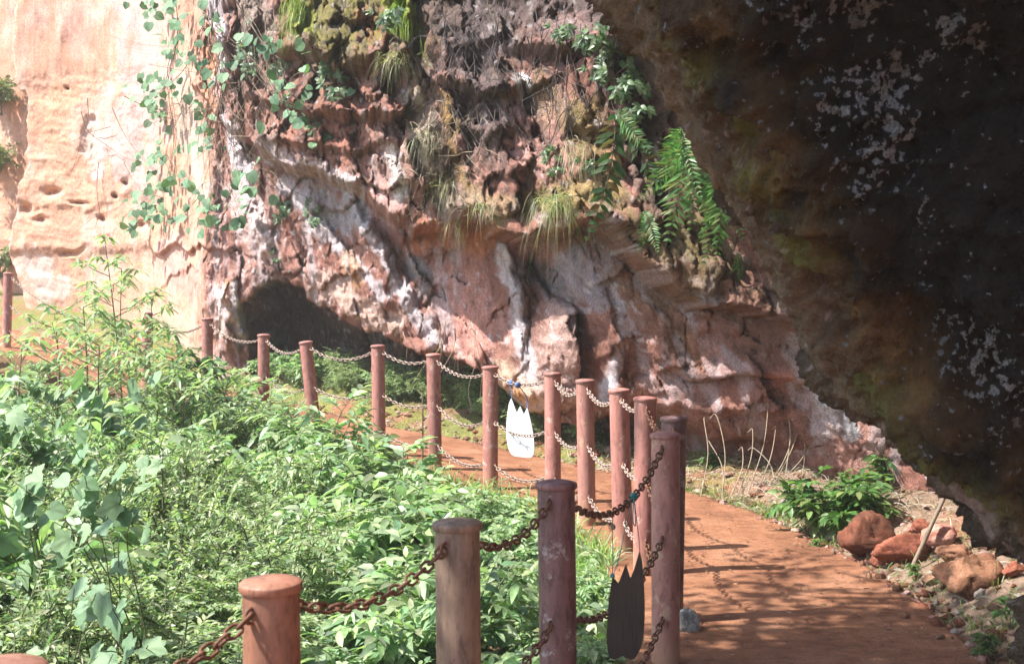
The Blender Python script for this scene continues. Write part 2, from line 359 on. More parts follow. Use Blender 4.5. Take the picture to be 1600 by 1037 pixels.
S[:, :, 2] += 0.012 * fbm(S * np.array([1, 1, 0]), 2.2, 5, 9) + 0.004
skL = S[:, :1].copy(); skL[..., 2] -= 0.09; skR = S[:, -1:].copy(); skR[..., 2] -= 0.1; skR[..., 0] += 0.015
S = np.concatenate([skL, S, skR], 1)
path = obj("path", make_mesh("path", S.reshape(-1, 3), grid_faces(n, m + 2)), M['path']); tag(path, kind="structure")

# ------------------------------------------------------------------ cliff
PLAN = [(-34, 36), (-22, 30), (-14, 27.6), (-10, 25.4), (-8.2, 24.6), (-6.7, 23.4), (-5.5, 21.6), (-4.7, 20.2), (-4.0, 19.3), (-2.7, 18.0), (-0.78, 15.6), (0.68, 13.7), (1.8, 12.3), (2.75, 10.9), (3.5, 9.2), (4.1, 7), (4.4, 4), (4.6, -1), (4.8, -7)]
pl = cat_rom(PLAN, 4000); sarc = np.r_[0, np.cumsum(np.linalg.norm(np.diff(pl, axis=0), axis=1))]
s_at = lambda x: np.interp(x, pl[:, 0], sarc)
us = np.concatenate([np.arange(0, s_at(-11), 0.25), np.arange(s_at(-11), s_at(3.9), 0.0215), np.arange(s_at(3.9), sarc[-1], 0.12)])
zs = np.concatenate([np.arange(-0.9, 0.0, 0.06), np.arange(0.0, 6.0, 0.0215), np.arange(6.0, 10.5, 0.12)])
bx = np.interp(us, sarc, pl[:, 0]); by = np.interp(us, sarc, pl[:, 1])
X, Z = np.meshgrid(bx, zs); Y = np.meshgrid(by, zs)[0]
LEAN = np.interp(X, [-4.6, -3.2, -1.5, 0, 1.5, 2.6, 3.6], [0.0, 0.14, 0.27, 0.38, 0.62, 0.7, 0.5])
Y = Y - LEAN * np.clip(Z - 0.5, -0.3, 5.2)          # the whole mass hangs out over the walk
pu, pv = proj(np.stack([X, Y, Z], -1))
B3 = np.stack([X, Y, Z], -1)
wx = 16 * fbm(B3, 1.3, 3, 101) + 4 * fbm(B3, 6, 2, 102); wy = 15 * fbm(B3, 1.5, 4, 103, gain=0.45) + 1.5 * fbm(B3, 9, 2, 104)
qu, qv = pu + wx, pv + wy
D = np.zeros_like(X)
def line_y(pts, u): pts = np.array(pts, float); return np.interp(u, pts[:, 0], pts[:, 1])
def ledge(pts, depth, up, soft=3.0, ends=18):
    """mass above the line juts out by depth, fading upward over `up` pixels"""
    global D
    pts = np.array(pts, float); yl = line_y(pts, qu); h = yl - qv
    env = ss(pts[0, 0] - ends, pts[0, 0] + ends, qu) * (1 - ss(pts[-1, 0] - ends, pts[-1, 0] + ends, qu))
    dep = depth if np.isscalar(depth) else np.interp(qu, pts[:, 0], depth)
    D += dep * env * ss(-soft, soft, h) * np.exp(-np.maximum(h, 0) / up)
def stroke_dist(pts, u=None, v=None):
    u = qu if u is None else u; v = qv if v is None else v
    best = np.full(u.shape, 1e9); pts = np.array(pts, float)
    for a, b in zip(pts[:-1], pts[1:]):
        ex, ey = b - a; l2 = ex * ex + ey * ey + 1e-9
        t = np.clip(((u - a[0]) * ex + (v - a[1]) * ey) / l2, 0, 1)
        best = np.minimum(best, np.hypot(u - a[0] - t * ex, v - a[1] - t * ey))
    return best
def rib(pts, width, amp):
    global D
    d = stroke_dist(pts); D += amp * np.exp(-(d / width) ** 2)
def blob(cx, cy, rx, ry, amp, pw=1.0):
    global D
    r2 = ((qu - cx) / rx) ** 2 + ((qv - cy) / ry) ** 2
    D += amp * np.sqrt(np.clip(1 - r2, 0, 1)) if pw == 1.0 else amp * np.exp(-r2)
main = ss(282, 362, pu + 34 * fbm(B3, 1.1, 4, 150))            # 0 on the far left face, 1 on the main mass
LIP = [(-400, 480), (230, 470), (285, 425), (300, 405), (335, 440), (370, 482), (395, 462), (425, 446), (455, 440), (472, 446), (484, 466), (520, 494), (560, 508), (600, 522), (640, 536), (690, 556), (740, 572), (775, 582), (800, 606), (830, 637), (860, 655), (900, 666), (950, 655), (1000, 642), (1060, 656), (1120, 686), (1200, 700), (1700, 760)]
yl = line_y(LIP, qu)
REC = np.interp(qu, [230, 300, 352, 376, 392, 420, 500, 600, 700, 800, 850, 950, 1100, 1200, 1300], [0.0, 0.08, 0.12, 0.25, 0.75, 1.3, 1.5, 1.7, 1.6, 1.3, 1.05, 0.85, 0.6, 0.35, 0.15])
below = ss(0, 5, qv - yl)
deep = ss(0, 60, qv - yl)
D -= 2.1 * REC * (0.7 * below + 0.3 * deep)
# rounding of the mass into its lip
D -= 0.22 * main * np.exp(-np.maximum(yl - qv, 0) / 14) * (1 - below)
# upper overhang and the hollow under it
ledge([(300, 120), (350, 190), (400, 228), (440, 262), (500, 285), (560, 308), (610, 343), (650, 368), (700, 360), (760, 358), (800, 382), (850, 370), (900, 352), (940, 375), (1000, 430), (1060, 470), (1150, 492), (1240, 508), (1400, 540)],
      [0.2, 0.6, 0.95, 1.2, 1.2, 1.3, 1.5, 1.6, 1.5, 1.5, 1.5, 1.4, 1.3, 1.2, 1.1, 0.9, 0.8, 0.7, 0.5], 210, 4)
blob(715, 440, 85, 95, -0.35, 2); blob(865, 430, 45, 55, -0.45, 2); blob(600, 400, 40, 60, -0.12, 2)
blob(560, 215, 140, 80, 0.35, 2); blob(820, 240, 140, 130, 0.3, 2); blob(660, 270, 60, 90, 0.2, 2); blob(520, 60, 90, 90, 0.45, 2)
ledge([(430, 108), (470, 122), (510, 134), (560, 150), (600, 138), (640, 120)], 0.95, 80, 4)
ledge([(405, 172), (470, 188), (520, 205), (560, 215), (610, 222), (650, 190)], [0.3, 0.6, 0.95, 0.95, 0.8, 0.3], 45, 3)
ledge([(440, 240), (500, 246), (560, 262), (610, 250)], 0.4, 30, 3)
ledge([(670, 150), (700, 158), (735, 172), (770, 168)], 0.7, 40, 3)
ledge([(690, 215), (740, 230), (790, 245)], 0.22, 35, 3)
ledge([(780, 92), (850, 108), (920, 104), (1000, 112), (1060, 150)], [0.5, 0.75, 0.75, 0.7, 0.3], 70, 4)
ledge([(860, 215), (920, 222), (980, 240)], 0.4, 40, 3)
ledge([(1000, 560), (1060, 590), (1120, 585), (1200, 592), (1290, 600)], 0.3, 40, 3)
ledge([(1010, 630), (1080, 640), (1180, 645), (1260, 650)], 0.16, 25, 3)
ledge([(240, 398), (300, 385), (360, 392)], 0.25, 40, 3)
# slanting ribs of the lower mass
for pts, wd, am in [([(470, 300), (530, 400), (600, 470)], 16, 0.22), ([(530, 310), (590, 400), (660, 500), (690, 545)], 17, 0.26), ([(590, 350), (650, 440), (700, 530)], 14, -0.20),
                    ([(500, 330), (560, 420), (620, 500)], 9, -0.16), ([(790, 400), (800, 500), (825, 600)], 17, 0.30), ([(900, 400), (940, 500), (960, 600)], 22, 0.38), ([(960, 430), (1000, 540), (1040, 620)], 26, 0.2),
                    ([(905, 480), (903, 560), (908, 620)], 8, -0.65), ([(845, 420), (870, 455), (895, 470)], 12, -0.35), ([(620, 360), (690, 500)], 9, 0.12),
                    ([(345, 60), (365, 180), (390, 300), (420, 390)], 14, 0.3), ([(322, 30), (335, 180), (350, 330)], 8, -0.25), ([(395, 20), (400, 130), (420, 230)], 12, 0.22), ([(378, 20), (385, 150), (400, 260)], 6, -0.22), ([(420, 0), (430, 100)], 10, 0.15),
                    ([(640, 0), (655, 90), (690, 150)], 10, -0.28), ([(600, 0), (610, 90), (650, 170)], 14, 0.2), ([(760, 30), (750, 150)], 30, -0.18), ([(460, 0), (490, 90)], 14, -0.15),
                    ([(655, 200), (700, 300)], 12, -0.15), ([(700, 240), (745, 330)], 14, 0.14)]:
    rib(pts, wd, am)
blob(868, 548, 47, 92, 0.55); blob(652, 542, 24, 18, 0.75); blob(740, 575, 20, 45, 0.35); blob(720, 600, 28, 50, 0.45)
blob(890, 690, 40, 30, 0.2, 2); blob(1150, 620, 80, 40, 0.18, 2); blob(1060, 660, 50, 25, 0.2, 2)
blob(355, 490, 20, 65, 0.3); blob(322, 460, 26, 60, 0.5, 2); blob(410, 480, 30, 50, 0.25, 2)
# far left face
D -= 2.4 * (1 - ss(24, 34, qu + 8 * np.sin(pv * 0.021)))
ledge([(20, 335), (80, 322), (140, 330), (200, 300), (260, 310)], 0.05, 60, 6)
ledge([(-10, 395), (60, 392), (120, 398), (200, 390), (240, 395)], 0.14, 40, 12)
for (cx, cy, rx, ry) in [(80, 296, 13, 7), (195, 286, 7, 6), (42, 330, 14, 9), (96, 131, 3, 3), (175, 305, 6, 4), (68, 344, 9, 5), (125, 318, 9, 3), (150, 345, 6, 5), (110, 392, 22, 6), (215, 350, 10, 8)]:
    blob(cx, cy, rx, ry, -0.22, 2)
rib([(140, 180), (150, 260)], 7, -0.12); rib([(190, 170), (200, 260)], 30, 0.12)
# rock structure
rough = 0.22 + 0.78 * main
q2 = np.stack([qu / 100.0, qv / 100.0, 0.3 * D], -1)
dip = np.stack([X * 0.5 + Z * 0.2, Y * 0.5, Z * 1.5 + X * 0.25], -1)
up_mass = ss(20, -40, pv - line_y([(300, 150), (440, 262), (610, 343), (700, 360), (900, 352), (1000, 430), (1240, 508)], pu))
D += rough * 0.22 * fbm(B3, 0.9, 3, 201)
D += rough * (0.04 + 0.05 * up_mass) * fbm(B3, 2.2, 4, 202, ridged=True, gain=0.5)
D += rough * (0.05 + 0.04 * up_mass) * fbm(dip, 3.2, 4, 203, ridged=True)
Bw = B3 + 0.10 * np.stack([wx, wy, wx], -1) / 14
tl, ed = facets(Bw * np.array([1, 1, 1.5]), 1.35, 7); D += main * (0.12 + 0.24 * up_mass) * tl
tl, ed = facets(Bw * np.array([1, 1, 1.4]), 3.4, 9); D += main * (0.03 + 0.07 * up_mass) * tl - main * up_mass * 0.03 * (1 - ss(0, 0.09, ed))
tl, ed = facets(B3, 9.0, 11); D += main * (0.005 + 0.018 * up_mass) * tl
D += (1 - main) * (0.035 * fbm(B3, 1.2, 3, 208, ridged=True) + 0.02 * fbm(dip, 4, 4, 209))
D += (0.35 + 0.65 * rough) * 0.022 * fbm(B3, 13, 4, 205)
CL = np.stack([X + 0.10 * D, Y - D, Z + 0.03 * rough * fbm(B3, 5, 3, 207)], -1)
nc_ = np.cross(np.gradient(CL, axis=1), np.gradient(CL, axis=0)); nc_ /= np.linalg.norm(nc_, axis=-1)[..., None] + 1e-9
nc_ = np.where((nc_[..., 1] > 0)[..., None], -nc_, nc_)
CL = CL + nc_ * ((0.05 + 0.95 * main) * (0.022 * fbm(CL, 5.0, 3, 221, ridged=True) + 0.014 * fbm(CL, 17, 3, 222)))[..., None]
cu, cv = proj(CL)

# colours of the rock: bedding, lichen, moss, water stains and painted shade
def mix(c, tgt, k): return c * (1 - k[..., None]) + np.array(tgt) * k[..., None]
C1 = fbm(B3, 1.4, 5, 301); C2 = fbm(B3, 4.5, 4, 302); C3 = fbm(B3, 11, 4, 303); C4 = fbm(B3 * np.array([1, 1, 0.22]), 5, 4, 304)
col = np.empty(X.shape + (3,)); col[:] = (0.30, 0.16, 0.13)
col = mix(col, (0.42, 0.27, 0.235), ss(-0.1, 0.5, C1)); col = mix(col, (0.20, 0.10, 0.075), ss(0.05, 0.5, -C2) * 0.8)
col = mix(col, (0.38, 0.31, 0.30), ss(0.15, 0.5, C4) * 0.5)
farc = np.empty_like(col); farc[:] = (0.56, 0.33, 0.235)
farc = mix(farc, (0.60, 0.40, 0.33), ss(-0.1, 0.4, C1)); farc = mix(farc, (0.62, 0.49, 0.43), ss(0.0, 0.6, C4) * 0.5); farc = mix(farc, (0.45, 0.24, 0.17), ss(0.25, 0.6, C3) * 0.6)
col = col * np.array([0.80, 0.70, 0.66]) * 1.0; col = col * main[..., None] + farc * np.array([0.78, 0.73, 0.70]) * (1 - main[..., None])
def paint(pts, width, c, strength=0.9, rag=0.5, src=None):
    global col
    d = stroke_dist(pts) / width
    nzs = C2 if src is None else src
    k = (1 - ss(0.45, 1.0, d + rag * nzs)) * strength
    col = mix(col, c, k)
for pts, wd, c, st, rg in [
    # far face
    ([(210, 0), (225, 120), (200, 260)], 60, (0.40, 0.30, 0.285), 0.75, 0.9), ([(90, 170), (85, 250), (90, 300)], 45, (0.56, 0.32, 0.20), 0.55, 0.9),
    ([(120, 30), (125, 60)], 30, (0.50, 0.26, 0.21), 0.7, 0.8), ([(60, 420), (80, 450)], 40, (0.52, 0.42, 0.38), 0.7, 0.7), ([(145, 180), (150, 260)], 16, (0.52, 0.40, 0.35), 0.6, 0.6),
    ([(10, 120), (12, 400)], 22, (0.34, 0.30, 0.26), 0.9, 0.4),
    # transition strips
    ([(350, 0), (345, 80), (365, 180), (390, 300), (430, 380)], 18, (0.58, 0.53, 0.56), 0.9, 0.7), ([(335, 60), (340, 170)], 13, (0.55, 0.27, 0.16), 0.8, 0.5),
    ([(355, 140), (372, 190)], 12, (0.50, 0.22, 0.16), 0.85, 0.4), ([(395, 0), (420, 140), (440, 230)], 34, (0.25, 0.20, 0.165), 0.85, 0.6), ([(380, 310), (420, 390)], 36, (0.52, 0.40, 0.38), 0.8, 0.6),
    ([(290, 120), (310, 300)], 22, (0.42, 0.34, 0.28), 0.7, 0.7),
    # moss and dark crown
    ([(530, 0), (540, 70), (520, 110)], 80, (0.16, 0.15, 0.04), 0.9, 0.6), ([(462, 0), (476, 60), (492, 88)], 26, (0.24, 0.30, 0.03), 0.95, 0.45),
    ([(622, 0), (630, 60), (642, 86)], 30, (0.32, 0.41, 0.04), 0.95, 0.35), ([(642, 86), (668, 118)], 10, (0.2, 0.24, 0.03), 0.8, 0.4),
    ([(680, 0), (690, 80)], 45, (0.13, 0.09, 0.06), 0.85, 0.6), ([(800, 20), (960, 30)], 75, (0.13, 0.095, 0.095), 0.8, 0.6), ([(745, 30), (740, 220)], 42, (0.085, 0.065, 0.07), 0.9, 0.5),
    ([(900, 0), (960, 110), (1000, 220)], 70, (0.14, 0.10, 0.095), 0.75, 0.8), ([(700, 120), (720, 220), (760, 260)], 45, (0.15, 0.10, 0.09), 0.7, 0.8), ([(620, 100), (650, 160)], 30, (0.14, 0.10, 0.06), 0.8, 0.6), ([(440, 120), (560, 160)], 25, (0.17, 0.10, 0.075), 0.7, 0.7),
    ([(570, 60), (590, 100)], 22, (0.34, 0.13, 0.08), 0.8, 0.6), ([(850, 70), (880, 60)], 30, (0.42, 0.25, 0.22), 0.7, 0.6),
    # upper mass
    ([(440, 190), (520, 235), (600, 200)], 60, (0.31, 0.14, 0.10), 0.7, 0.7), ([(650, 190), (670, 270), (690, 330)], 26, (0.40, 0.35, 0.27), 0.75, 0.7), ([(680, 170), (690, 240), (720, 310)], 12, (0.3, 0.19, 0.05), 0.7, 0.5),
    ([(800, 140), (815, 165)], 15, (0.70, 0.68, 0.69), 0.95, 0.5), ([(815, 175), (822, 190)], 8, (0.7, 0.66, 0.66), 0.8, 0.4), ([(735, 85), (790, 90)], 14, (0.5, 0.42, 0.42), 0.7, 0.5),
    ([(830, 210), (850, 270), (800, 260)], 48, (0.46, 0.25, 0.21), 0.75, 0.7), ([(880, 210), (910, 300), (850, 320)], 40, (0.25, 0.175, 0.075), 0.8, 0.7), ([(800, 330), (930, 320)], 30, (0.24, 0.18, 0.08), 0.8, 0.6),
    ([(610, 270), (600, 330)], 36, (0.50, 0.30, 0.27), 0.8, 0.6), ([(615, 260), (625, 320)], 10, (0.68, 0.62, 0.6), 0.8, 0.5), ([(720, 330), (790, 340)], 26, (0.30, 0.22, 0.13), 0.7, 0.6),
    ([(420, 240), (480, 275), (560, 305)], 14, (0.5, 0.42, 0.42), 0.7, 0.6),
    # lower mass
    ([(450, 290), (520, 380), (600, 465)], 17, (0.52, 0.47, 0.50), 0.75, 0.8), ([(530, 300), (600, 400), (680, 540)], 14, (0.50, 0.46, 0.49), 0.75, 0.8), ([(480, 310), (540, 340)], 30, (0.30, 0.29, 0.31), 0.75, 0.7),
    ([(560, 320), (570, 345)], 12, (0.52, 0.54, 0.6), 0.8, 0.5), ([(650, 410), (675, 450), (690, 480)], 22, (0.22, 0.22, 0.23), 0.75, 0.8), ([(540, 400), (555, 450)], 22, (0.46, 0.25, 0.12), 0.55, 0.8), ([(500, 440), (560, 480), (620, 500)], 24, (0.58, 0.42, 0.36), 0.7, 0.6),
    ([(660, 372), (760, 378)], 24, (0.42, 0.17, 0.085), 0.9, 0.4), ([(720, 440), (740, 530)], 60, (0.48, 0.245, 0.205), 0.75, 0.5), ([(790, 395), (800, 500), (830, 610)], 16, (0.56, 0.51, 0.53), 0.8, 0.7),
    ([(830, 430), (880, 430)], 30, (0.13, 0.10, 0.10), 0.85, 0.5), ([(870, 500), (870, 600)], 44, (0.43, 0.285, 0.25), 0.85, 0.4), ([(790, 570), (830, 625)], 26, (0.62, 0.44, 0.33), 0.85, 0.5), ([(815, 600), (818, 620)], 8, (0.6, 0.3, 0.1), 0.7, 0.4),
    ([(895, 400), (930, 470)], 22, (0.27, 0.24, 0.27), 0.85, 0.5), ([(945, 430), (970, 500), (950, 590)], 16, (0.62, 0.57, 0.6), 0.85, 0.6), ([(960, 560), (945, 620)], 12, (0.42, 0.42, 0.48), 0.8, 0.5),
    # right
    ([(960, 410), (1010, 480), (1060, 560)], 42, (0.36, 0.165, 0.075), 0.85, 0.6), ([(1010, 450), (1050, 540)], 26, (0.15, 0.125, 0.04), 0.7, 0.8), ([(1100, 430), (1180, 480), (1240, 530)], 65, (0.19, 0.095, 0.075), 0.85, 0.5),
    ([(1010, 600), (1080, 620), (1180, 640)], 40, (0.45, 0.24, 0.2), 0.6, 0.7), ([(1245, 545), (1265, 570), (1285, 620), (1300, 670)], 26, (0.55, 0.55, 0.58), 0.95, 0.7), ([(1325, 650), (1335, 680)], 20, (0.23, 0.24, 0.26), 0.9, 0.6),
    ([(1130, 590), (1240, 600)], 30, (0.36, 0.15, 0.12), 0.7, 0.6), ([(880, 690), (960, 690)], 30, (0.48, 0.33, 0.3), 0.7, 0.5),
    ([(980, 400), (1080, 470), (1180, 520), (1260, 560)], 75, (0.17, 0.088, 0.066), 0.75, 0.6), ([(1000, 330), (1060, 420)], 45, (0.15, 0.10, 0.06), 0.7, 0.7), ([(700, 30), (820, 60), (980, 60)], 80, (0.10, 0.075, 0.07), 0.65, 0.8), ([(500, 40), (570, 90)], 60, (0.12, 0.10, 0.035), 0.6, 0.8), ([(420, 150), (560, 200)], 40, (0.24, 0.115, 0.085), 0.6, 0.8),  # first stroke darkens the right flank: its shade put into the colour
    ([(990, 540), (1080, 600), (1180, 640), (1260, 670)], 75, (0.19, 0.092, 0.07), 0.75, 0.6),  # lower right flank darkened too, shade painted into the rock
    # cave
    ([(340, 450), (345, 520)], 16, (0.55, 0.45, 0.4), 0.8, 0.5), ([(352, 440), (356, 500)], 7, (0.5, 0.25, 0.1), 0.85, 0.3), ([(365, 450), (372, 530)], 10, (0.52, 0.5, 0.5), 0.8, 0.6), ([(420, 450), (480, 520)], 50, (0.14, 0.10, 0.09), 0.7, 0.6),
    ([(270, 400), (300, 440)], 36, (0.4, 0.23, 0.2), 0.7, 0.6), ([(250, 500), (300, 540)], 30, (0.3, 0.27, 0.2), 0.6, 0.6)]:
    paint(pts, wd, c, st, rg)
rec_shade = below * ss(330, 420, pu) * (1 - ss(900, 1000, pu))
col = mix(col, (0.13, 0.08, 0.06), rec_shade * (0.5 + 0.4 * ss(-0.3, 0.3, C2)))  # recess below the lip mixed dark: its shade put into the colour
# upper masses carry a dark algae skin, lichen flecks everywhere on the main mass
col = mix(col, (0.10, 0.075, 0.065), ss(-0.08, 0.32, C3 + 0.6 * C4) * 0.55 * up_mass * main)
col = mix(col, (0.46, 0.43, 0.47), ss(0.1, 0.5, C1 * 0.5 + C4) * 0.35 * main * (1 - up_mass))
col = mix(col, (0.17, 0.14, 0.05), ss(0.1, 0.5, C1 - 0.3 * C2) * 0.6 * up_mass * ss(700, 900, pu))
col = mix(col, (0.62, 0.58, 0.60), ss(0.34, 0.5, C3) * 0.45 * main * (1 - 0.7 * ss(950, 1050, pu) * (1 - ss(1230, 1260, pu))) * (0.6 + 0.4 * (1 - up_mass)))
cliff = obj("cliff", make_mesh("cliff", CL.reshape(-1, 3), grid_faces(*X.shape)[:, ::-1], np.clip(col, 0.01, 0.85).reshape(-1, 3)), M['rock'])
cliff.data.materials.append(M['rock_far']); cliff.data.polygons.foreach_set("material_index", (main[:-1, :-1] < 0.5).astype(np.int32).ravel())
tag(cliff, kind="structure"); cliff["label"] = "red sandstone cliff with undercut base and pale lichen streaks"

# where the cliff shows at a given pixel (nearest surface point there), used to root plants on it
_iu = (cu / 4).astype(int); _iv = (cv / 4).astype(int); _ok = (_iu >= -20) & (_iu < 420) & (_iv >= -20) & (_iv < 280)
_flat = CL.reshape(-1, 3); RAST = np.full((460, 320), -1, np.int64)
_id = np.flatnonzero(_ok.ravel()); _id = _id[np.argsort(-_flat[_id, 1])]      # far first, so the nearest one stays
RAST[_iu.ravel()[_id] + 20, _iv.ravel()[_id] + 20] = _id
def on_cliff(px, py, out=0.0):
    a, b = int(px / 4), int(py / 4)
    for r in range(0, 6):
        w_ = RAST[max(a + 20 - r, 0):a + 21 + r, max(b + 20 - r, 0):b + 21 + r].ravel(); w_ = w_[w_ >= 0]
        if len(w_):
            d = _flat[w_, 1].min(); return P(px, py, d) + np.array([-0.3, -0.95, 0.1]) * out
    return P(px, py, 16)

# ------------------------------------------------------------------ overhanging rock beside the camera
RIM = [(2240, 2200, 4.7), (1765, 1300, 4.9), (1685, 1060, 5.0), (1668, 930, 5.05), (1650, 880, 5.1), (1606, 846, 5.1), (1540, 786, 5.1), (1472, 726, 5.05), (1400, 676, 5.0), (1345, 630, 4.95), (1300, 572, 4.9), (1262, 502, 4.8),
       (1218, 405, 4.7), (1178, 320, 4.65), (1138, 240, 4.55), (1090, 150, 4.5), (1042, 65, 4.4), (1000, -10, 4.35), (930, -120, 4.3), (800, -330, 4.2), (610, -620, 4.1), (350, -900, 4.0), (0, -1150, 3.9), (-500, -1400, 3.8)]
rp = cat_rom([P(*r) for r in RIM], 520); rp = arc_resample(rp, 900)
tang = np.gradient(rp, axis=0); tang /= np.linalg.norm(tang, axis=1)[:, None]
# cross-section: from the hidden back, round the rim, then towards the viewer and the wall side
out_dir = np.cross(tang, np.array([0, 1.0, 0])); out_dir /= np.linalg.norm(out_dir, axis=1)[:, None]
if out_dir[430, 0] < 0: out_dir = -out_dir           # points into the rock (right / up)
sec_in = np.array([3.2, 1.9, 1.1, 0.62, 0.30, 0.10, 0.0, 0.07, 0.22, 0.48, 0.85, 1.35, 2.0, 2.9])
sec_y = np.array([2.2, 1.7, 1.25, 0.92, 0.62, 0.32, 0.0, -0.28, -0.55, -0.85, -1.15, -1.45, -1.75, -2.0])
ta = cat_rom(np.stack([sec_in, sec_y, 0 * sec_in], 1), 380)
O = rp[:, None] + ta[None, :, 0:1] * out_dir[:, None] + ta[None, :, 1:2] * np.array([0, 1.0, 0])
nrm = np.cross(np.gradient(O, axis=0), np.gradient(O, axis=1)); nrm /= np.linalg.norm(nrm, axis=-1)[..., None] + 1e-9
if np.mean(nrm[430, 230] * np.array([-1, -1, 0])) < 0: nrm = -nrm
dd = 0.12 * fbm(O, 1.6, 4, 401, ridged=True) + 0.11 * fbm(O, 4.5, 4, 402, ridged=True) + 0.05 * fbm(O, 13, 4, 403, ridged=True) + 0.018 * fbm(O, 32, 2, 405, ridged=True)
w1, w2, wc = worley(O, 5, 404); dd += 0.07 * (wc - 0.5) * ss(0, 0.18, w2 - w1)
fade = 0.45 + 0.55 * ss(0.05, 0.35, np.abs(ta[None, :, 1]))
O = O + nrm * (dd * fade)[..., None]
c1 = fbm(O, 1.3, 4, 411); c2 = fbm(O, 5, 4, 412); c3 = fbm(O * np.array([1.0, 0.45, 0.9]), 38, 2, 413); c4 = fbm(O, 7, 3, 414)
tin = np.broadcast_to(ta[None, :, 1], c1.shape)      # 0 at the rim, negative towards the viewer
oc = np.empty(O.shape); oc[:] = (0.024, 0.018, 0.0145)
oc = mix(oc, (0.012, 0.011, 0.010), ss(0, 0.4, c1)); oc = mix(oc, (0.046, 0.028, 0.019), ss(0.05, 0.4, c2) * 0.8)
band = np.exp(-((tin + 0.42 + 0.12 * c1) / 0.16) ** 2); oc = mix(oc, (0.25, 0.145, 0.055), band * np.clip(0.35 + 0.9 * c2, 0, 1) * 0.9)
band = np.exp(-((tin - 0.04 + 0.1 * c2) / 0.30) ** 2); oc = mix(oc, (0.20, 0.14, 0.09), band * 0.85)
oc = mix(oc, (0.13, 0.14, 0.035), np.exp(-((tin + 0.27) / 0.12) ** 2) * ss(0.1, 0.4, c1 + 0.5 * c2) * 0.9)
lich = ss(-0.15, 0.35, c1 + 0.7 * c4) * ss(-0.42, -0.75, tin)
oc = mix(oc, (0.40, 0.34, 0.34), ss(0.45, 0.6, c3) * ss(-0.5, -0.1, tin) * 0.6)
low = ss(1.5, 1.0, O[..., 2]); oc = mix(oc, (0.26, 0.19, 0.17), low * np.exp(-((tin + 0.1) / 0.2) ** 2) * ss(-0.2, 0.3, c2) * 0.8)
over = obj("overhanging_rock", make_mesh("overhanging_rock", O.reshape(-1, 3), grid_faces(O.shape[0], O.shape[1]), np.clip(oc * (0.38 + 1.0 * ss(-0.66, -0.25, tin))[..., None], 0.005, 0.8).reshape(-1, 3)), M['rock_near'])  # inner face darkened, rim lightened: shade and light put into the colour
_la = over.data.attributes.new("lichen", 'FLOAT', 'POINT'); _la.data.foreach_set("value", lich.astype(np.float32).ravel())
tag(over, "dark lichen-spotted rock overhang slanting over the path at the right", "rock overhang", kind="structure")

# ------------------------------------------------------------------ fence posts
def lathe(prof, n=28):
    prof = np.array(prof, float); a = np.arange(n) * 2 * np.pi / n
    V = np.stack([prof[:, None, 0] * np.cos(a), prof[:, None, 0] * np.sin(a), np.broadcast_to(prof[:, None, 1], (len(prof), n))], -1)
    Q = []
    for i in range(len(prof) - 1):
        for s in range(n): Q.append((i * n + s, i * n + (s + 1) % n, (i + 1) * n + (s + 1) % n, (i + 1) * n + s))
    return V.reshape(-1, 3), np.array(Q)
PR = 0.070
V, Q = lathe([(PR * 1.0, -0.35)] + [(PR, z) for z in np.linspace(-0.2, 1.112, 14)])
ang = np.arctan2(V[:, 1], V[:, 0]); V[:, 0] *= 1 + 0.012 * np.sin(3 * ang + 4 * V[:, 2]); V[:, 1] *= 1 + 0.012 * np.cos(2 * ang - 3 * V[:, 2])
shaft_me = {}; cap_me = {}
V2, Q2 = lathe([(0.0690, 1.1115), (0.0765, 1.1120), (0.0778, 1.1135), (0.0782, 1.1280), (0.0776, 1.1312), (0.0755, 1.1332), (0.066, 1.1375), (0.045, 1.1420), (0.020, 1.1445), (0.0005, 1.1450)], 40)
for kd in ('terra', 'weather', 'purple', 'brown', 'red'):
    shaft_me[kd] = make_mesh("shaft_" + kd, V, Q); shaft_me[kd].materials.append(M['post_' + kd])
    cap_me[kd] = make_mesh("cap_" + kd, V2, Q2); cap_me[kd].materials.append(M['post_' + kd])
a = np.linspace(0, 2 * np.pi, 13)[:-1]
def torus(rx, ry, wr, nseg=12, ns=5):
    t = np.arange(nseg) * 2 * np.pi / nseg; c = np.arange(ns) * 2 * np.pi / ns
    # elongated ring in the XZ plane
    cx = np.cos(t) * ry; cz = np.sin(t) * rx
    cx = np.sign(cx) * np.minimum(np.abs(cx) * 1.25, ry)
    V = []; Q = []
    for i in range(nseg):
        nx, nz = math.cos(t[i]), math.sin(t[i])
        for j in range(ns):
            V.append((cx[i] + wr * math.cos(c[j]) * nx, wr * math.sin(c[j]), cz[i] + wr * math.cos(c[j]) * nz))
    for i in range(nseg):
        for j in range(ns):
            Q.append((i * ns + j, i * ns + (j + 1) % ns, ((i + 1) % nseg) * ns + (j + 1) % ns, ((i + 1) % nseg) * ns + j))
    return np.array(V), np.array(Q)
LV, LQ = torus(0.0265, 0.0145, 0.0050)          # chain link, long axis Z
link_me = make_mesh("link", LV, LQ); link_me.materials.append(M['rust'])
EV, EQ = torus(0.017, 0.017, 0.0055); eye_me = make_mesh("eyelet", EV, EQ); eye_me.materials.append(M['rust'])
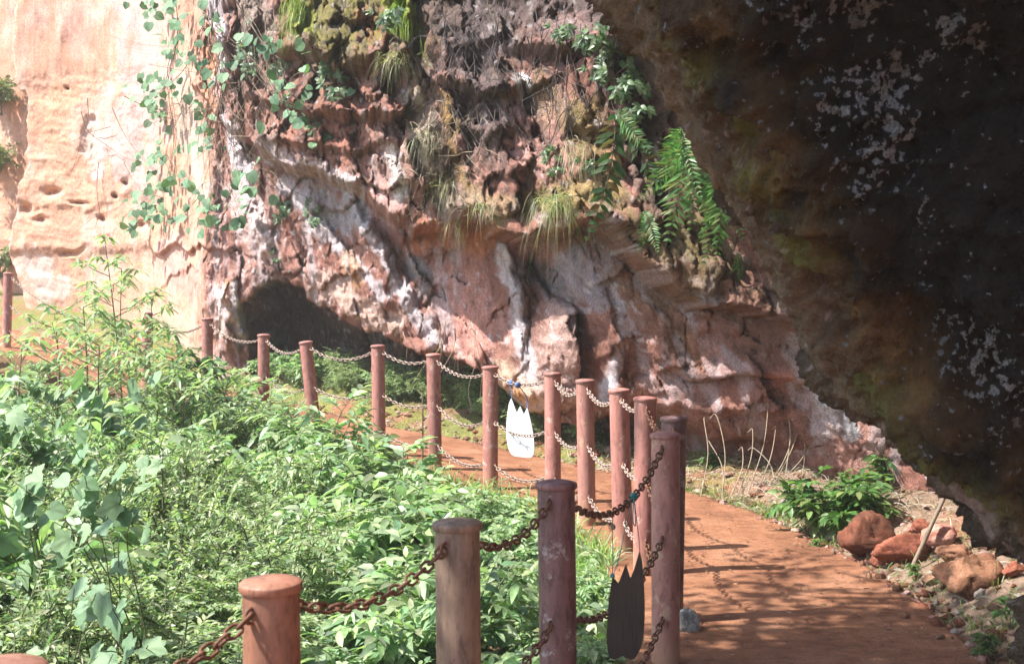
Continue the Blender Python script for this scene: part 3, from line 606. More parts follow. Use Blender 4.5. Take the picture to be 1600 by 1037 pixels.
PLAB = ["rusty red post cap cut off at the bottom left corner", "terracotta red fence post in full sun, with flat cap, left of the weathered post",
        "weathered grey-brown fence post with peeling paint, between terracotta and purple-brown posts", "dark purple-brown fence post with pale scuffs, left of the dark hanging board",
        "tall brown fence post right of the dark hanging board, at the path edge", "dark fence post mostly hidden behind the tall post by the dark board",
        "pinkish red fence post standing just left of and behind the tall brown post", "red fence post with its right side overlapped by the pinkish post near the tall one",
        "brownish fence post third to the right of the white hanging board's left post", "red fence post immediately right of the white hanging board",
        "red fence post immediately left of the white hanging board", "red fence post with a pale sunlit foot, second left of the white board",
        "red fence post third left of the white board, right of the leaning post", "leaning red fence post tilting over to the left",
        "slim red fence post directly left of the leaning post", "red fence post second left of the leaning one, foot hidden by dark leaves",
        "distant red fence post showing only its top among pale green leaves", "distant red fence post at the left edge beneath the pale cliff"]
ROWS = [1.065, 0.62, 0.225]
px_ = [np.array(p[:3]) for p in POSTS]
postobj = []; shafts = []
for i, (x, y, z, h, kd) in enumerate(POSTS):
    t = thing("fence_post", PLAB[i], "fence post", (x, y, z), "posts of the chain fence"); t.scale = (1, 1, h / 1.15)
    t.rotation_euler = (random.uniform(-.022, .022), random.uniform(-.018, .018), random.uniform(0, 6.28) if kd != 'weather' else 0.6)
    if i == 13: t.rotation_euler = (0.0, -0.105, 0.0)
    if i == 4: t.rotation_euler = (0, 0.0, 2.0)
    shafts.append(obj("shaft", shaft_me[kd], None, t)); obj("cap", cap_me[kd], None, t); postobj.append(t)
bpy.context.view_layer.update()
def post_pt(i, zr, toward):
    """eyelet on post i at height zr, on the side of post `toward`"""
    mw = postobj[i].matrix_world; c = np.array(mw @ Vector((0, 0, zr)))
    d = px_[toward] - px_[i]; d[2] = 0; d /= np.linalg.norm(d); return c + d * (PR + 0.006), d
def chain_pts(a, b, sag):
    n = 60; t = np.linspace(0, 1, n)[:, None]; L = a * (1 - t) + b * t; L[:, 2] -= (4 * sag * t * (1 - t))[:, 0]; return L
ORD = ["corner post", "terracotta post", "weathered post", "purple-brown post", "tall brown post", "sixth post", "seventh post", "eighth post", "ninth post", "tenth post",
       "eleventh post", "twelfth post", "thirteenth post", "leaning fourteenth post", "fifteenth post", "sixteenth post", "seventeenth post", "last far post"]
RN = ["top", "middle", "bottom"]
def link_frames(L):
    s = np.r_[0, np.cumsum(np.linalg.norm(np.diff(L, axis=0), axis=1))]; pitch = 0.043; n = max(3, int(round(s[-1] / pitch)))
    tt = (np.arange(n) + 0.5) * s[-1] / n; fr = []
    for k, t in enumerate(tt):
        p = np.array([np.interp(t, s, L[:, c]) for c in range(3)]); q = np.array([np.interp(min(t + .01, s[-1]), s, L[:, c]) for c in range(3)]); o = np.array([np.interp(max(t - .01, 0), s, L[:, c]) for c in range(3)])
        T = Vector(q - o).normalized(); A = T.cross(Vector((0, 0, 1))).normalized(); B = A.cross(T)
        a = math.radians(45) if k % 2 == 0 else math.radians(-45); a += random.uniform(-.25, .25)
        U = A * math.cos(a) + B * math.sin(a); W = T.cross(U)
        fr.append((Vector(p), Matrix((U, W, T)).transposed()))
    return fr
CH = {}
for i in range(len(POSTS) - 1):
    for r, zr in enumerate(ROWS):
        pa, da = post_pt(i, zr, i + 1); pb, db = post_pt(i + 1, zr, i)
        sp = np.linalg.norm(pb - pa); sag = (0.085 + 0.03 * random.random()) * (sp / 1.1) ** 0.9
        if i == 3: sag = 0.17 if r == 0 else 0.14
        if i == 16: sag = 0.3
        L = chain_pts(pa, pb, sag); CH[(i, r)] = L
        u, v = proj(L)
        if not ((u > -10) & (u < 1610) & (v < 1045) & (v > -10)).any(): continue
        lab = f"{RN[r]} chain sagging between the {ORD[i]} and the {ORD[i + 1]}"
        near = i <= 4
        base = Vector(pa)
        if near:
            ch = thing("chain", lab, "chain", base, "chains strung between the fence posts")
            for p, R in link_frames(L):
                o = obj("link", link_me, None, ch); o.matrix_local = Matrix.Translation(p - base) @ R.to_4x4()
        else:
            Vs = []; Qs = []; off = 0
            for p, R in link_frames(L):
                Vs.append(LV @ np.array(R).T + np.array(p - base)); Qs.append(LQ + off); off += len(LV)
            ch = obj("chain", make_mesh("chain", np.vstack(Vs), np.vstack(Qs)), M['palechain'] if i >= 6 else M['rust'], None, base)
            tag(ch, lab, "chain", "chains strung between the fence posts")
        for k, (pp, dd_) in ((i, (pa, da)), (i + 1, (pb, db))):
            e = obj("eyelet", eye_me, None, shafts[k])
            e.matrix_local = postobj[k].matrix_world.inverted() @ (Matrix.Translation(Vector(pp)) @ Matrix.Rotation(math.atan2(dd_[1], dd_[0]), 4, 'Z'))

# ------------------------------------------------------------------ boards hanging from the chain
def extrude_poly(pts, thick):
    import bmesh
    bm = bmesh.new(); f = bm.faces.new([bm.verts.new((x, -thick / 2, z)) for x, z in pts])
    r = bmesh.ops.extrude_face_region(bm, geom=[f]); bmesh.ops.translate(bm, vec=(0, thick, 0), verts=[g for g in r['geom'] if isinstance(g, bmesh.types.BMVert)])
    bmesh.ops.recalc_face_normals(bm, faces=bm.faces)
    bmesh.ops.bevel(bm, geom=[e for e in bm.edges if e.calc_face_angle(0) > 0.9], offset=thick * 0.22, segments=2, affect='EDGES')
    me = bpy.data.meshes.new("board"); bmesh.ops.triangulate(bm, faces=bm.faces); bm.to_mesh(me); bm.free(); return me
def smooth_outline(keys):
    """keys: (px, py, corner?) closed outline; round runs are splined"""
    out = []
    n = len(keys)
    pts = np.array([(k[0], k[1]) for k in keys], float)
    for i in range(n):
        p0, p1, p2, p3 = pts[i - 1], pts[i], pts[(i + 1) % n], pts[(i + 2) % n]
        if keys[i][2]: p0 = p1
        if keys[(i + 1) % n][2]: p3 = p2
        for t in (0, .25, .5, .75):
            out.append(0.5 * (2 * p1 + (p2 - p0) * t + (2 * p0 - 5 * p1 + 4 * p2 - p3) * t * t + (3 * p1 - p0 - 3 * p2 + p3) * t ** 3))
    return np.array(out)
def board(keys, d, label, mat, rot, origin_px):
    o = P(*origin_px, d); t = thing("hanging_board", label, "board", o)
    kp = smooth_outline(keys); pts = [((x - origin_px[0]) / F * d, -(y - origin_px[1]) / F * d) for x, y in kp]
    b = obj("board", extrude_poly(pts, 0.012), mat, t); t.rotation_euler = (0.0, 0, rot); return t, o
KA = [(957, 899, 1), (966, 911, 1), (971, 899, 0), (978, 880, 1), (985, 903, 1), (991, 888, 0), (999, 861, 1), (1003, 876, 0), (1006, 909, 0), (1007.5, 947, 0), (1006, 987, 0), (1001, 1010, 0), (992, 1027, 0), (984, 1029, 0), (974, 1024, 0), (966, 1027, 0), (958, 1029, 0), (951, 1021, 0), (948, 1000, 0), (949, 968, 0), (952, 933, 0)]
tA, oA = board(KA, 5.38, "dark grained three-pronged board hanging from the chain by teal cord", M['board_dark'], 0.0, (978, 900))
def knot(p, r, mat, par, orig):
    V, Q = torus(r * 0.6, r * 0.6, r * 0.62, 10, 6); th = random.random() * 3
    o = obj("knot", make_mesh("knot", V @ np.array(Matrix.Rotation(th, 3, 'Z')).T, Q), mat, par); o.location = p - orig
def cord(pxs, d, r, mat, par, orig):
    pts = cat_rom([P(u, v, d + dd_) - orig for u, v, dd_ in pxs], 24); V, Q = tubes([pts], [r], 6); obj("cord", make_mesh("cord", V, Q), mat, par)
def near_chain(i, r, u):
    L = CH[(i, r)]; a, b = proj(L); k = np.argmin(np.abs(a - u)); return a[k], b[k], L[k, 1]
u, v, dch = near_chain(3, 0, 958); cord([(u, v, dch - 5.38), (957, v + 30, 0), (957.5, 870, 0), (957, 900, 0)], 5.38, 0.0022, M['greycord'], tA, oA); knot(P(958, v + 22, 5.38), 0.011, M['twig'], tA, oA); knot(P(957, 899, 5.375), 0.009, M['cord'], tA, oA)
u, v, dch = near_chain(3, 0, 991); cord([(u, v, dch - 5.38), (994, v + 30, 0), (998, 840, 0), (1000, 866, 0)], 5.38, 0.0022, M['greycord'], tA, oA)
cord([(u, v, dch - 5.38), (989, v + 35, 0.01), (993, v + 45, 0), (992, v + 20, 0), (u, v, dch - 5.38)], 5.38, 0.0022, M['cord'], tA, oA)
cord([(u, v, dch - 5.38), (980, v + 35, 0), (968, 868, 0), (958, 899, 0)], 5.38, 0.0018, M['cord'], tA, oA)
knot(P(u, v, dch - 0.01), 0.018, M['cord'], tA, oA); knot(P(u - 3, v + 4, dch - 0.015), 0.014, M['cord'], tA, oA)
KB = [(800.5, 622, 1), (808, 645, 1), (813, 634, 1), (818, 647, 1), (823, 636, 1), (829, 663, 0), (832.5, 688, 0), (831, 711, 0), (816, 713.5, 0), (800.5, 710, 0), (794, 688, 0), (793.7, 660, 0), (796.7, 633, 0)]
tB, oB = board(KB, 11.52, "white three-pronged board hanging from the chain by blue cord", M['board_white'], -0.4, (812, 640)); tB.scale = (1.2, 1, 1.0)
for uu, tgt in ((800, (800.5, 625)), (821, (823, 640))):
    u, v, dch = near_chain(9, 0, uu); cord([(u, v, dch - 11.52), (uu + 1, (v + tgt[1]) / 2, 0), (tgt[0], tgt[1], 0)], 11.52, 0.004, M['bluecord'], tB, oB); knot(P(u, v, dch - 0.01), 0.024, M['bluecord'], tB, oB)

# ------------------------------------------------------------------ plants: leaf geometry
def frame_from(Dv, Nv):
    Dv = Dv / (np.linalg.norm(Dv, axis=1)[:, None] + 1e-9); S_ = np.cross(Dv, Nv); S_ /= np.linalg.norm(S_, axis=1)[:, None] + 1e-9
    return Dv, S_, np.cross(S_, Dv)
def leaves_geo(Pp, Dv, Nv, L, W, droop=0.25, fold=0.25):
    """leaf blades: 8 verts, 8 triangles each, pointed, folded along the midrib, tips hanging"""
    Pp = np.asarray(Pp, float); n = len(Pp); Dv, Sv, Nn = frame_from(np.asarray(Dv, float), np.asarray(Nv, float))
    L = np.broadcast_to(L, n)[:, None]; W = np.broadcast_to(W, n)[:, None] * 0.5; dr_ = np.broadcast_to(droop, n)[:, None]
    def pt(t, s, k):
        return Pp + Dv * L * t + Sv * W * s + Nn * (fold * W * abs(s)) + np.array([0, 0, -1.0]) * (dr_ * L * t * t)
    V = np.stack([pt(0, 0, 0), pt(.32, 0, 0), pt(.30, 1, 0), pt(.30, -1, 0), pt(.66, 0, 0), pt(.64, .78, 0), pt(.64, -.78, 0), pt(1, 0, 0)], 1)
    T = np.array([(0, 1, 2), (0, 3, 1), (2, 1, 4), (2, 4, 5), (1, 3, 6), (1, 6, 4), (5, 4, 7), (4, 6, 7)])
    Fa = (np.arange(n)[:, None, None] * 8 + T[None]).reshape(-1, 3)
    return V.reshape(-1, 3), Fa
def tint(n, cols, jitter=0.18, per=8):
    cols = np.array(cols); c = cols[rng.integers(0, len(cols), n)] * (1 + jitter * rng.standard_normal((n, 1))) * (1 + 0.07 * rng.standard_normal((n, 3)))
    return np.repeat(np.clip(c, 0.012, 0.6), per, axis=0)
def unit(v): return v / (np.linalg.norm(v, axis=-1, keepdims=True) + 1e-9)
GR_A = [(0.25, 0.36, 0.19), (0.30, 0.41, 0.22), (0.36, 0.46, 0.25), (0.20, 0.30, 0.17)]
GR_B = [(0.28, 0.37, 0.20), (0.33, 0.41, 0.22), (0.24, 0.32, 0.17), (0.37, 0.44, 0.24)]
GR_C = [(0.17, 0.28, 0.15), (0.14, 0.24, 0.13), (0.20, 0.31, 0.16)]
GR_D = [(0.08, 0.17, 0.05), (0.13, 0.23, 0.07), (0.05, 0.12, 0.035), (0.18, 0.26, 0.09)]
DRY = [(0.42, 0.36, 0.25), (0.33, 0.27, 0.19), (0.5, 0.44, 0.33), (0.3, 0.29, 0.17)]

def shrub_geo(seed, h=1.0, spread=0.6, nb=16, leaf=(0.10, 0.036), per_twig=9, twigs=7, drp=0.45, up=0.75):
    r = np.random.default_rng(seed); lines = []; rad = []; Pp = []; Dv = []; Nv = []; Ls = []
    for b in range(nb):
        az = r.uniform(0, 2 * np.pi); rr = spread * np.sqrt(r.uniform(0.03, 1)); top = h * r.uniform(0.62, 1.0) * (1 - 0.35 * (rr / spread) ** 2)
        e = np.array([rr * np.cos(az), rr * np.sin(az), top]); s = r.normal(0, 0.05, 3) * [1, 1, 0]; mid = np.array([e[0] * 0.35, e[1] * 0.35, top * up]) + r.normal(0, 0.05, 3)
        tt_ = np.linspace(0, 1, 9)[:, None]; L = (1 - tt_) ** 2 * s + 2 * tt_ * (1 - tt_) * mid + tt_ ** 2 * e; lines.append(L); rad.append((0.009 * h, 0.003))
        od = np.array([np.cos(az), np.sin(az), 0])
        for k in range(twigs):
            t = r.uniform(0.4, 1.0); i = min(int(t * 8), 7); p0 = L[i] + (L[i + 1] - L[i]) * (t * 8 - i)
            d = unit(od * r.uniform(0.2, 1) + r.normal(0, 0.6, 3) * [1, 1, 0.5] + [0, 0, 0.25]); ln = r.uniform(0.16, 0.34) * h ** 0.5
            side = unit(np.cross(d, [0, 0, 1.0])); tw = [p0 + d * ln * q + np.array([0, 0, -drp * 0.6 * ln * q * q]) for q in np.linspace(0, 1, 5)]
            lines.append(np.array(tw)); rad.append((0.0035, 0.0014))
            for j in range(per_twig):
                q = 0.12 + 0.88 * (j + r.uniform(0, .6)) / per_twig; pp = p0 + d * ln * q + np.array([0, 0, -drp * 0.6 * ln * q * q])
                sgn = 1 if j % 2 else -1
                dv = d * r.uniform(0.35, 0.9) + side * sgn * r.uniform(0.45, 0.9) + np.array([0, 0, r.uniform(-0.45, 0.15)])
                if j >= per_twig - 1: dv = d + np.array([0, 0, -0.3])
                Pp.append(pp); Dv.append(dv); Nv.append(np.array([0, 0, 1]) + r.normal(0, 0.35, 3)); Ls.append(r.uniform(0.65, 1.15))
    Ls = np.array(Ls)
    V, Fa = leaves_geo(Pp, Dv, Nv, leaf[0] * Ls, leaf[1] * Ls, drp * 0.6)
    return V, Fa, tubes(lines, rad, 4), len(Pp)
def shrub_proto(name, seed, cols, stemmat='greenstem', **kw):
    V, Fa, (tv, tq), nl = shrub_geo(seed, **kw)
    return (make_mesh(name + "_leaves", V, Fa, tint(nl, cols)), make_mesh(name + "_stems", tv, tq), stemmat)
def place_shrub(proto, name, label, cat, loc, rz, s, group=None, szf=1.0):
    if s > 1.05: szf = s / 1.05; s = 1.05
    t = thing(name, label, cat, loc, group); t.rotation_euler = (random.uniform(-.08, .08), random.uniform(-.08, .08), rz); t.scale = (s, s, s * szf)
    o = obj("leaves", proto[0], M['leaf'], t); o["kind"] = "stuff"; obj("stems", proto[1], M[proto[2]], t); return t
PA = [shrub_proto("lance_shrub", 50 + i, GR_A, nb=20, spread=0.64, leaf=(0.150, 0.055), per_twig=8, twigs=8) for i in range(4)]
PB = [shrub_proto("fine_shrub", 70 + i, GR_B, nb=24, spread=0.58, leaf=(0.052, 0.0175), per_twig=20, twigs=11, drp=0.25) for i in range(4)]

# canopy over the slope below the fence
def canopy(x, y): return np.interp(x, [-6, -3.5, -2, -1, 0.3, 1.0], [0.95, 0.85, 0.6, 0.36, 0.1, -0.02]) + 0.012 * (y - 8)
ys_ = np.arange(3.6, 23.5, 0.62); cnt = 0
for yy in ys_:
    for xx in np.arange(-10.6, 1.2, 0.62):
        x = xx + random.uniform(-.24, .24); y = yy + random.uniform(-.22, .22)
        d_, s_, zf_ = poly_dist(np.array([x]), np.array([y]), FEN)
        if s_[0] > 0 or d_[0] < 0.36: continue
        u, v = proj(np.array([x, y, canopy(x, y)]))
        if u < (-170 if y < 12 else -60) or v > 1190 or u > 1100: continue
        g = gzs(x, y); top = canopy(x, y) + random.uniform(-0.34, 0.24)
        if d_[0] < 0.8: top = zf_[0] + random.uniform(0.12, 0.3) if y > 8 else top - 0.2
        if u < 330 and y > 11.5: top = min(top, zf_[0] + 0.12)
        hh = max(0.32, top - g)
        pB = np.interp(u, [0, 250, 430, 560], [0.85, 0.95, 0.75, 0.06]) * (1.0 if v > 680 else 0.35)
        if random.random() < pB:
            place_shrub(random.choice(PB), "fine_leaved_bush", "bush of fine grey-green leaves in the thicket below the chain fence", "bush", (x, y, g), random.uniform(0, 6.28), hh * random.uniform(.92, 1.08), "fine-leaved bushes on the slope", 1.0)
        else:
            place_shrub(random.choice(PA), "leafy_shrub", "shrub of drooping light green pointed leaves in the thicket below the chain fence", "shrub", (x, y, g), random.uniform(0, 6.28), hh * random.uniform(.92, 1.08), "drooping leafy shrubs on the slope", 1.0)
        cnt += 1
print("shrubs", cnt)

# big-leaved climbers scrambling over the bushes: every leaf a part
def heart_leaf(name, cols, lobes=False, seed=1):
    r = np.random.default_rng(seed); n = 22; a = np.linspace(0, 2 * np.pi, n, endpoint=False)
    out = []
    for q in a:   # q = 0 at the tip
        rad = 0.5 * (1 + 0.16 * np.cos(q)) * (1 - 0.38 * np.exp(-((np.abs(q - np.pi)) / 0.38) ** 2)) + 0.16 * np.exp(-(min(q, 2 * np.pi - q) / 0.3) ** 2)
        if lobes: rad *= 1 + 0.17 * np.cos(5 * q)
        out.append((rad * np.cos(q) + 0.32, rad * np.sin(q)))
    out = np.array(out); V = [(0.10, 0, 0)]
    for f, dz in ((0.5, 0.02), (1.0, 0.0)):
        for (x, y) in out:
            xx, yy = 0.10 + (x - 0.10) * f, y * f; V.append((xx, yy, 0.10 * abs(yy) - 0.16 * max(xx, 0) ** 2 + r.normal(0, 0.012)))
    T = [(0, 1 + i, 1 + (i + 1) % n) for i in range(n)]
    for i in range(n): j = (i + 1) % n; T += [(1 + i, 1 + n + i, 1 + n + j), (1 + i, 1 + n + j, 1 + j)]
    V = np.array(V); c = np.broadcast_to(np.array(cols), (len(V), 3)) * (1 - 0.25 * (np.abs(V[:, 1:2]) < 0.04))
    me = make_mesh(name, V, np.array(T), c); me.materials.append(M['broad']); return me
HL = [heart_leaf("heart_leaf_a", GR_C[0], False, 1), heart_leaf("heart_leaf_b", GR_C[1], True, 2), heart_leaf("heart_leaf_c", GR_C[2], True, 3)]
def climber(anchor, reach, nst, nlf, size, label, seed, face=(-0.45, -0.6, 0.65), name="broad_leaved_climber", cat="climber", group="broad-leaved climbers over the bushes", meshes=None, stem='greenstem'):
    r = np.random.default_rng(seed); anchor = np.array(anchor, float); g = gzs(anchor[0], anchor[1]); base = np.array([anchor[0] + 0.1, anchor[1] + 0.5, gzs(anchor[0] + 0.1, anchor[1] + 0.5)])
    t = thing(name, label, cat, base, group); lines = []
    for k in range(nst):
        e = anchor + r.normal(0, 1, 3) * np.array(reach); lines.append(cat_rom([np.zeros(3), (anchor - base) * 0.6 + r.normal(0, .05, 3), (anchor - base) * .9 + (e - anchor) * 0.4, e - base], 14))
    V, Q = tubes(lines, [(0.0045, 0.002)] * nst, 5); obj("stem", make_mesh("stem", V, Q), M[stem], t)
    for j in range(nlf):
        L = lines[j % nst]; q = r.uniform(0.5, 1.0); p = L[int(q * 13)] + r.normal(0, 0.05, 3)
        nrm_ = Vector(np.array(face) + r.normal(0, 0.38, 3)).normalized(); d = Vector((r.normal(0, 0.6), r.normal(-0.2, 0.5), r.uniform(-0.9, -0.1))); d = (d - nrm_ * d.dot(nrm_)).normalized(); sd = nrm_.cross(d)
        s = size * r.uniform(0.55, 1.25)
        o = obj("leaf", (meshes or HL)[r.integers(0, 3)], None, t); o.matrix_local = Matrix.Translation(Vector(p)) @ Matrix((d, sd, nrm_)).transposed().to_4x4() @ Matrix.Scale(s, 4)
    return t
CLM = [((45, 640), 10.0, (.34, .3, .09), 34, .165, "bluish broad-leaved climber heaped at the left edge above the bushes"), ((140, 705), 7.7, (.30, .25, .08), 30, .13, "broad-leaved climber with pale lobed leaves sprawling right of the left-edge heap"),
       ((30, 745), 6.6, (.2, .2, .08), 24, .115, "broad-leaved climber low on the left edge under the bluish heap"), ((165, 622), 11.3, (.42, .3, .08), 30, .18, "broad-leaved climber with largest lobed leaves below the red-tipped sapling"),
       ((165, 790), 5.6, (.22, .2, .10), 14, .11, "thin trail of broad dark leaves hanging down over fine grey-green bushes"), ((205, 975), 4.9, (.16, .15, .07), 20, .095, "low cluster of rounded bluish leaves at the bottom left"),
       ((85, 985), 4.7, (.10, .12, .10), 14, .09, "small tangle of rounded leaves in the bottom left corner"), ((75, 590), 12.6, (.3, .2, .08), 22, .16, "broad-leaved climber at the far end of the left-edge heap")]
for k, ((u, v), d, rc, nl, sz, lab) in enumerate(CLM): climber(P(u, v, d), rc, 5, nl, sz, lab, 900 + k)

# ------------------------------------------------------------------ tree above the viewer that dapples the walk
def tree(name, label, base, lobes, nleaf, seed, lsize):
    r = np.random.default_rng(seed); base = np.array(base, float); cc = np.array(lobes[0][0], float) - base
    t = thing(name, label, "tree", base); lines = []; rad = []
    trunk = cat_rom([np.array([0, 0, -0.4]), np.array([0.05, 0.1, 1.2]), cc * [0.35, 0.35, 0.6], cc * [0.8, 0.8, 0.95]], 20); lines.append(trunk); rad.append((0.13, 0.05))
    tips = []
    for k in range(40):
        lc, lr = lobes[0 if k % 3 else 1]; e = np.array(lc) - base + unit(r.normal(0, 1, 3)) * np.array(lr) * r.uniform(0.4, 0.95); s = trunk[r.integers(10, 20)]
        L = cat_rom([s, s + (e - s) * 0.5 + r.normal(0, .15, 3), e], 10); lines.append(L); rad.append((0.035, 0.008)); tips += [L[5], L[6], L[7], L[8], L[9]]
    tv, tq = tubes(lines, rad, 7); obj("trunk", make_mesh("trunk", tv, tq), M['twig'], t)
    tips = np.array(tips); c = tips[r.integers(0, len(tips), nleaf)] + r.normal(0, 0.22, (nleaf, 3))
    V, Fa = leaves_geo(c, r.normal(0, 1, (nleaf, 3)) + [0, 0, -0.4], r.normal(0, .6, (nleaf, 3)) + [0, 0, 1], lsize * r.uniform(.7, 1.2, nleaf), lsize * 0.45 * r.uniform(.8, 1.2, nleaf))
    o = obj("crown", make_mesh("crown", V, Fa, tint(nleaf, GR_A)), M['leaf'], t); o["kind"] = "stuff"
tree("shade_tree", "slender leafy tree beside the viewer that dapples the walk with shade", (-4.4, 1.6, gzs(-4.4, 1.6)), [((-2.4, 5.6, 5.6), (1.7, 2.6, 0.7)), ((-3.55, 3.95, 5.3), (0.7, 0.8, 0.5))], 8500, 5, 0.15)

# ------------------------------------------------------------------ rubble on the inner side of the walk
def rock_mesh(name, dims, seed, cols, n=26, facet=0.22, flat=0.0):
    r = np.random.default_rng(seed); th = np.linspace(0, np.pi, n); ph = np.linspace(0, 2 * np.pi, 2 * n)
    T, Ph = np.meshgrid(th, ph, indexing='ij'); U = np.stack([np.sin(T) * np.cos(Ph), np.sin(T) * np.sin(Ph), np.cos(T)], -1)
    Rr = np.ones(T.shape)
    for k in range(13):                                    # chop flat facets off the ball
        nn = unit(r.normal(0, 1, 3)); h = r.uniform(0.5, 0.85); dp = U @ nn; Rr = np.where(dp > 1e-3, np.minimum(Rr, h / np.maximum(dp, 1e-3)), Rr)
    V = U * Rr[..., None]; V += U * (0.16 * fbm(V + seed, 2.5, 4, seed) + facet * 0.4 * fbm(V + seed, 7, 3, seed + 5, ridged=True))[..., None]
    V = V * np.array(dims) / 2
    c1 = fbm(U + seed, 2.2, 4, seed + 9)[..., None]; c2 = fbm(U + seed, 8, 3, seed + 10)[..., None]
    c = np.array(cols[0]) + (np.array(cols[1]) - cols[0]) * ss(-0.3, 0.4, c1); c = c + (np.array(cols[2]) - c) * ss(0.2, 0.5, c2) * 0.6
    return make_mesh(name, V.reshape(-1, 3), grid_faces(n, 2 * n), c.reshape(-1, 3))
def ground_hit(px, py):
    d = F * HC / max(py - HZ, 5)
    for _ in range(12): x = (px - 800) / F * d; z = gzs(x, d); d = d * 0.4 + 0.6 * F * (HC - z) / (py - HZ)
    return np.array([(px - 800) / F * d, d, gzs((px - 800) / F * d, d)])
RD = [(0.25, 0.085, 0.05), (0.17, 0.055, 0.035), (0.30, 0.13, 0.085)]; PK = [(0.42, 0.22, 0.17), (0.34, 0.15, 0.11), (0.5, 0.32, 0.27)]; OC = [(0.24, 0.12, 0.07), (0.19, 0.085, 0.05), (0.28, 0.16, 0.10)]; GY_ = [(0.34, 0.34, 0.33), (0.2, 0.2, 0.19), (0.55, 0.55, 0.54)]; DR = [(0.14, 0.05, 0.03), (0.12, 0.05, 0.03), (0.24, 0.10, 0.06)]
ROCKS = [(1358, 880, 92, 66, 0.3, DR, "mossy dark red boulder at the path edge below the green shrub", "boulder", 1), (1373, 890, 22, 20, 0.06, RD, "small brick-like red stone tucked against the dark red boulder", "stone", 2),
         (1424, 886, 96, 42, 0.22, RD, "long flaky red rock right of the dark red boulder", "rock", 3), (1521, 940, 106, 66, 0.3, OC, "rounded ochre boulder at the right under the overhang's foot", "boulder", 4),
         (1476, 858, 60, 30, 0.2, PK, "pinkish slab lying behind the leaning bamboo stick", "rock", 5), (1562, 862, 70, 24, 0.2, PK, "flat pink slab beneath the lowest tip of the overhang", "rock", 6), (1498, 884, 74, 26, 0.2, OC, "tan slab resting just above the ochre boulder", "rock", 7),
         (1070, 1004, 44, 54, 0.14, GY_, "whitish grey stone at the foot of the tall brown post", "stone", 8), (1250, 822, 40, 22, 0.15, PK, "small reddish rock poking out left of the green shrub", "rock", 9),
         (1448, 842, 40, 26, 0.15, RD, "jagged red rock on the bank just right of the green shrub", "rock", 10), (1590, 905, 40, 22, 0.14, RD, "red stone at the right edge behind the ochre boulder", "stone", 11), (1530, 850, 30, 20, 0.12, PK, "small pink stone between the two pink slabs", "stone", 12),
         (1425, 838, 26, 14, 0.1, PK, "small flat pink stone behind the long flaky red rock", "stone", 13)]
for (u, v, wp, hp, dep, cl, lab, cat, sd) in ROCKS:
    g = ground_hit(u, v - 4); d = g[1] + dep * 0.3
    me = rock_mesh(cat, (wp / F * d * 1.08, dep * 1.1, hp / F * d * 1.35), 20 + sd, cl); o = obj(cat, me, M['rubble'], None, (g[0], d, g[2] + hp / F * d * 0.42)); o.rotation_euler = (random.uniform(-.2, .2), random.uniform(-.2, .2), random.uniform(-.4, .4)); tag(o, lab, cat)
# loose stones and earth clods
V, Fs, cs, off = [], [], [], 0
bv = np.array([(1, 0, 0), (-1, 0, 0), (0, 1, 0), (0, -1, 0), (0, 0, 1), (0, 0, -1)], float); bf = np.array([(4, 0, 2), (4, 2, 1), (4, 1, 3), (4, 3, 0), (5, 2, 0), (5, 1, 2), (5, 3, 1), (5, 0, 3)])
bv2 = [unit(v) for v in bv]; mids = {}
sv = list(bv); sf = []
def mid(a, b):
    k = (min(a, b), max(a, b))
    if k not in mids: mids[k] = len(sv); sv.append(unit(sv[a] + sv[b]))
    return mids[k]
for a, b, c in bf: ab, bc, ca = mid(a, b), mid(b, c), mid(c, a); sf += [(a, ab, ca), (ab, b, bc), (ca, bc, c), (ab, bc, ca)]
sv = np.array(sv); sf = np.array(sf)
ok = 0; stones = []
while len(stones) < 2300:
    y = random.uniform(4.5, 17.5); rx = np.interp(y, RED[:, 1], RED[:, 0]); edge = random.random() < 0.4
    x = rx + (random.gauss(0.05, 0.08) if edge else abs(random.gauss(0.1, 0.55)))
    if x > 3.6: continue
    s = 0.006 + 0.03 * random.random() ** 3 + (0.035 * random.random() if random.random() < 0.10 and x > rx + 0.12 else 0)
    stones.append((x, y, s, x < rx))
_sz = gz(np.array([q[0] for q in stones]), np.array([q[1] for q in stones]))
for (x, y, s, onp), z in zip(stones, _sz):
    if onp: z = max(z, 0.0)
    V.append(sv * np.array([s * random.uniform(.7, 1.5), s * random.uniform(.7, 1.5), s * random.uniform(.5, 1)]) * (1 + 0.18 * rng.standard_normal((len(sv), 1))) + [x, y, z + s * 0.25]); Fs.append(sf + off); off += len(sv)
    c = np.array(random.choice([RD[0], PK[0], PK[2], OC[0], OC[2], (0.4, 0.34, 0.3)])); cs.append(np.broadcast_to(c * random.uniform(.5, .85), (len(sv), 3))); ok += 1
o = obj("rubble", make_mesh("rubble", np.vstack(V), np.vstack(Fs), np.vstack(cs), False), M['rubble']); tag(o, "loose reddish stones and clods along the inner path edge", "rubble", kind="stuff")

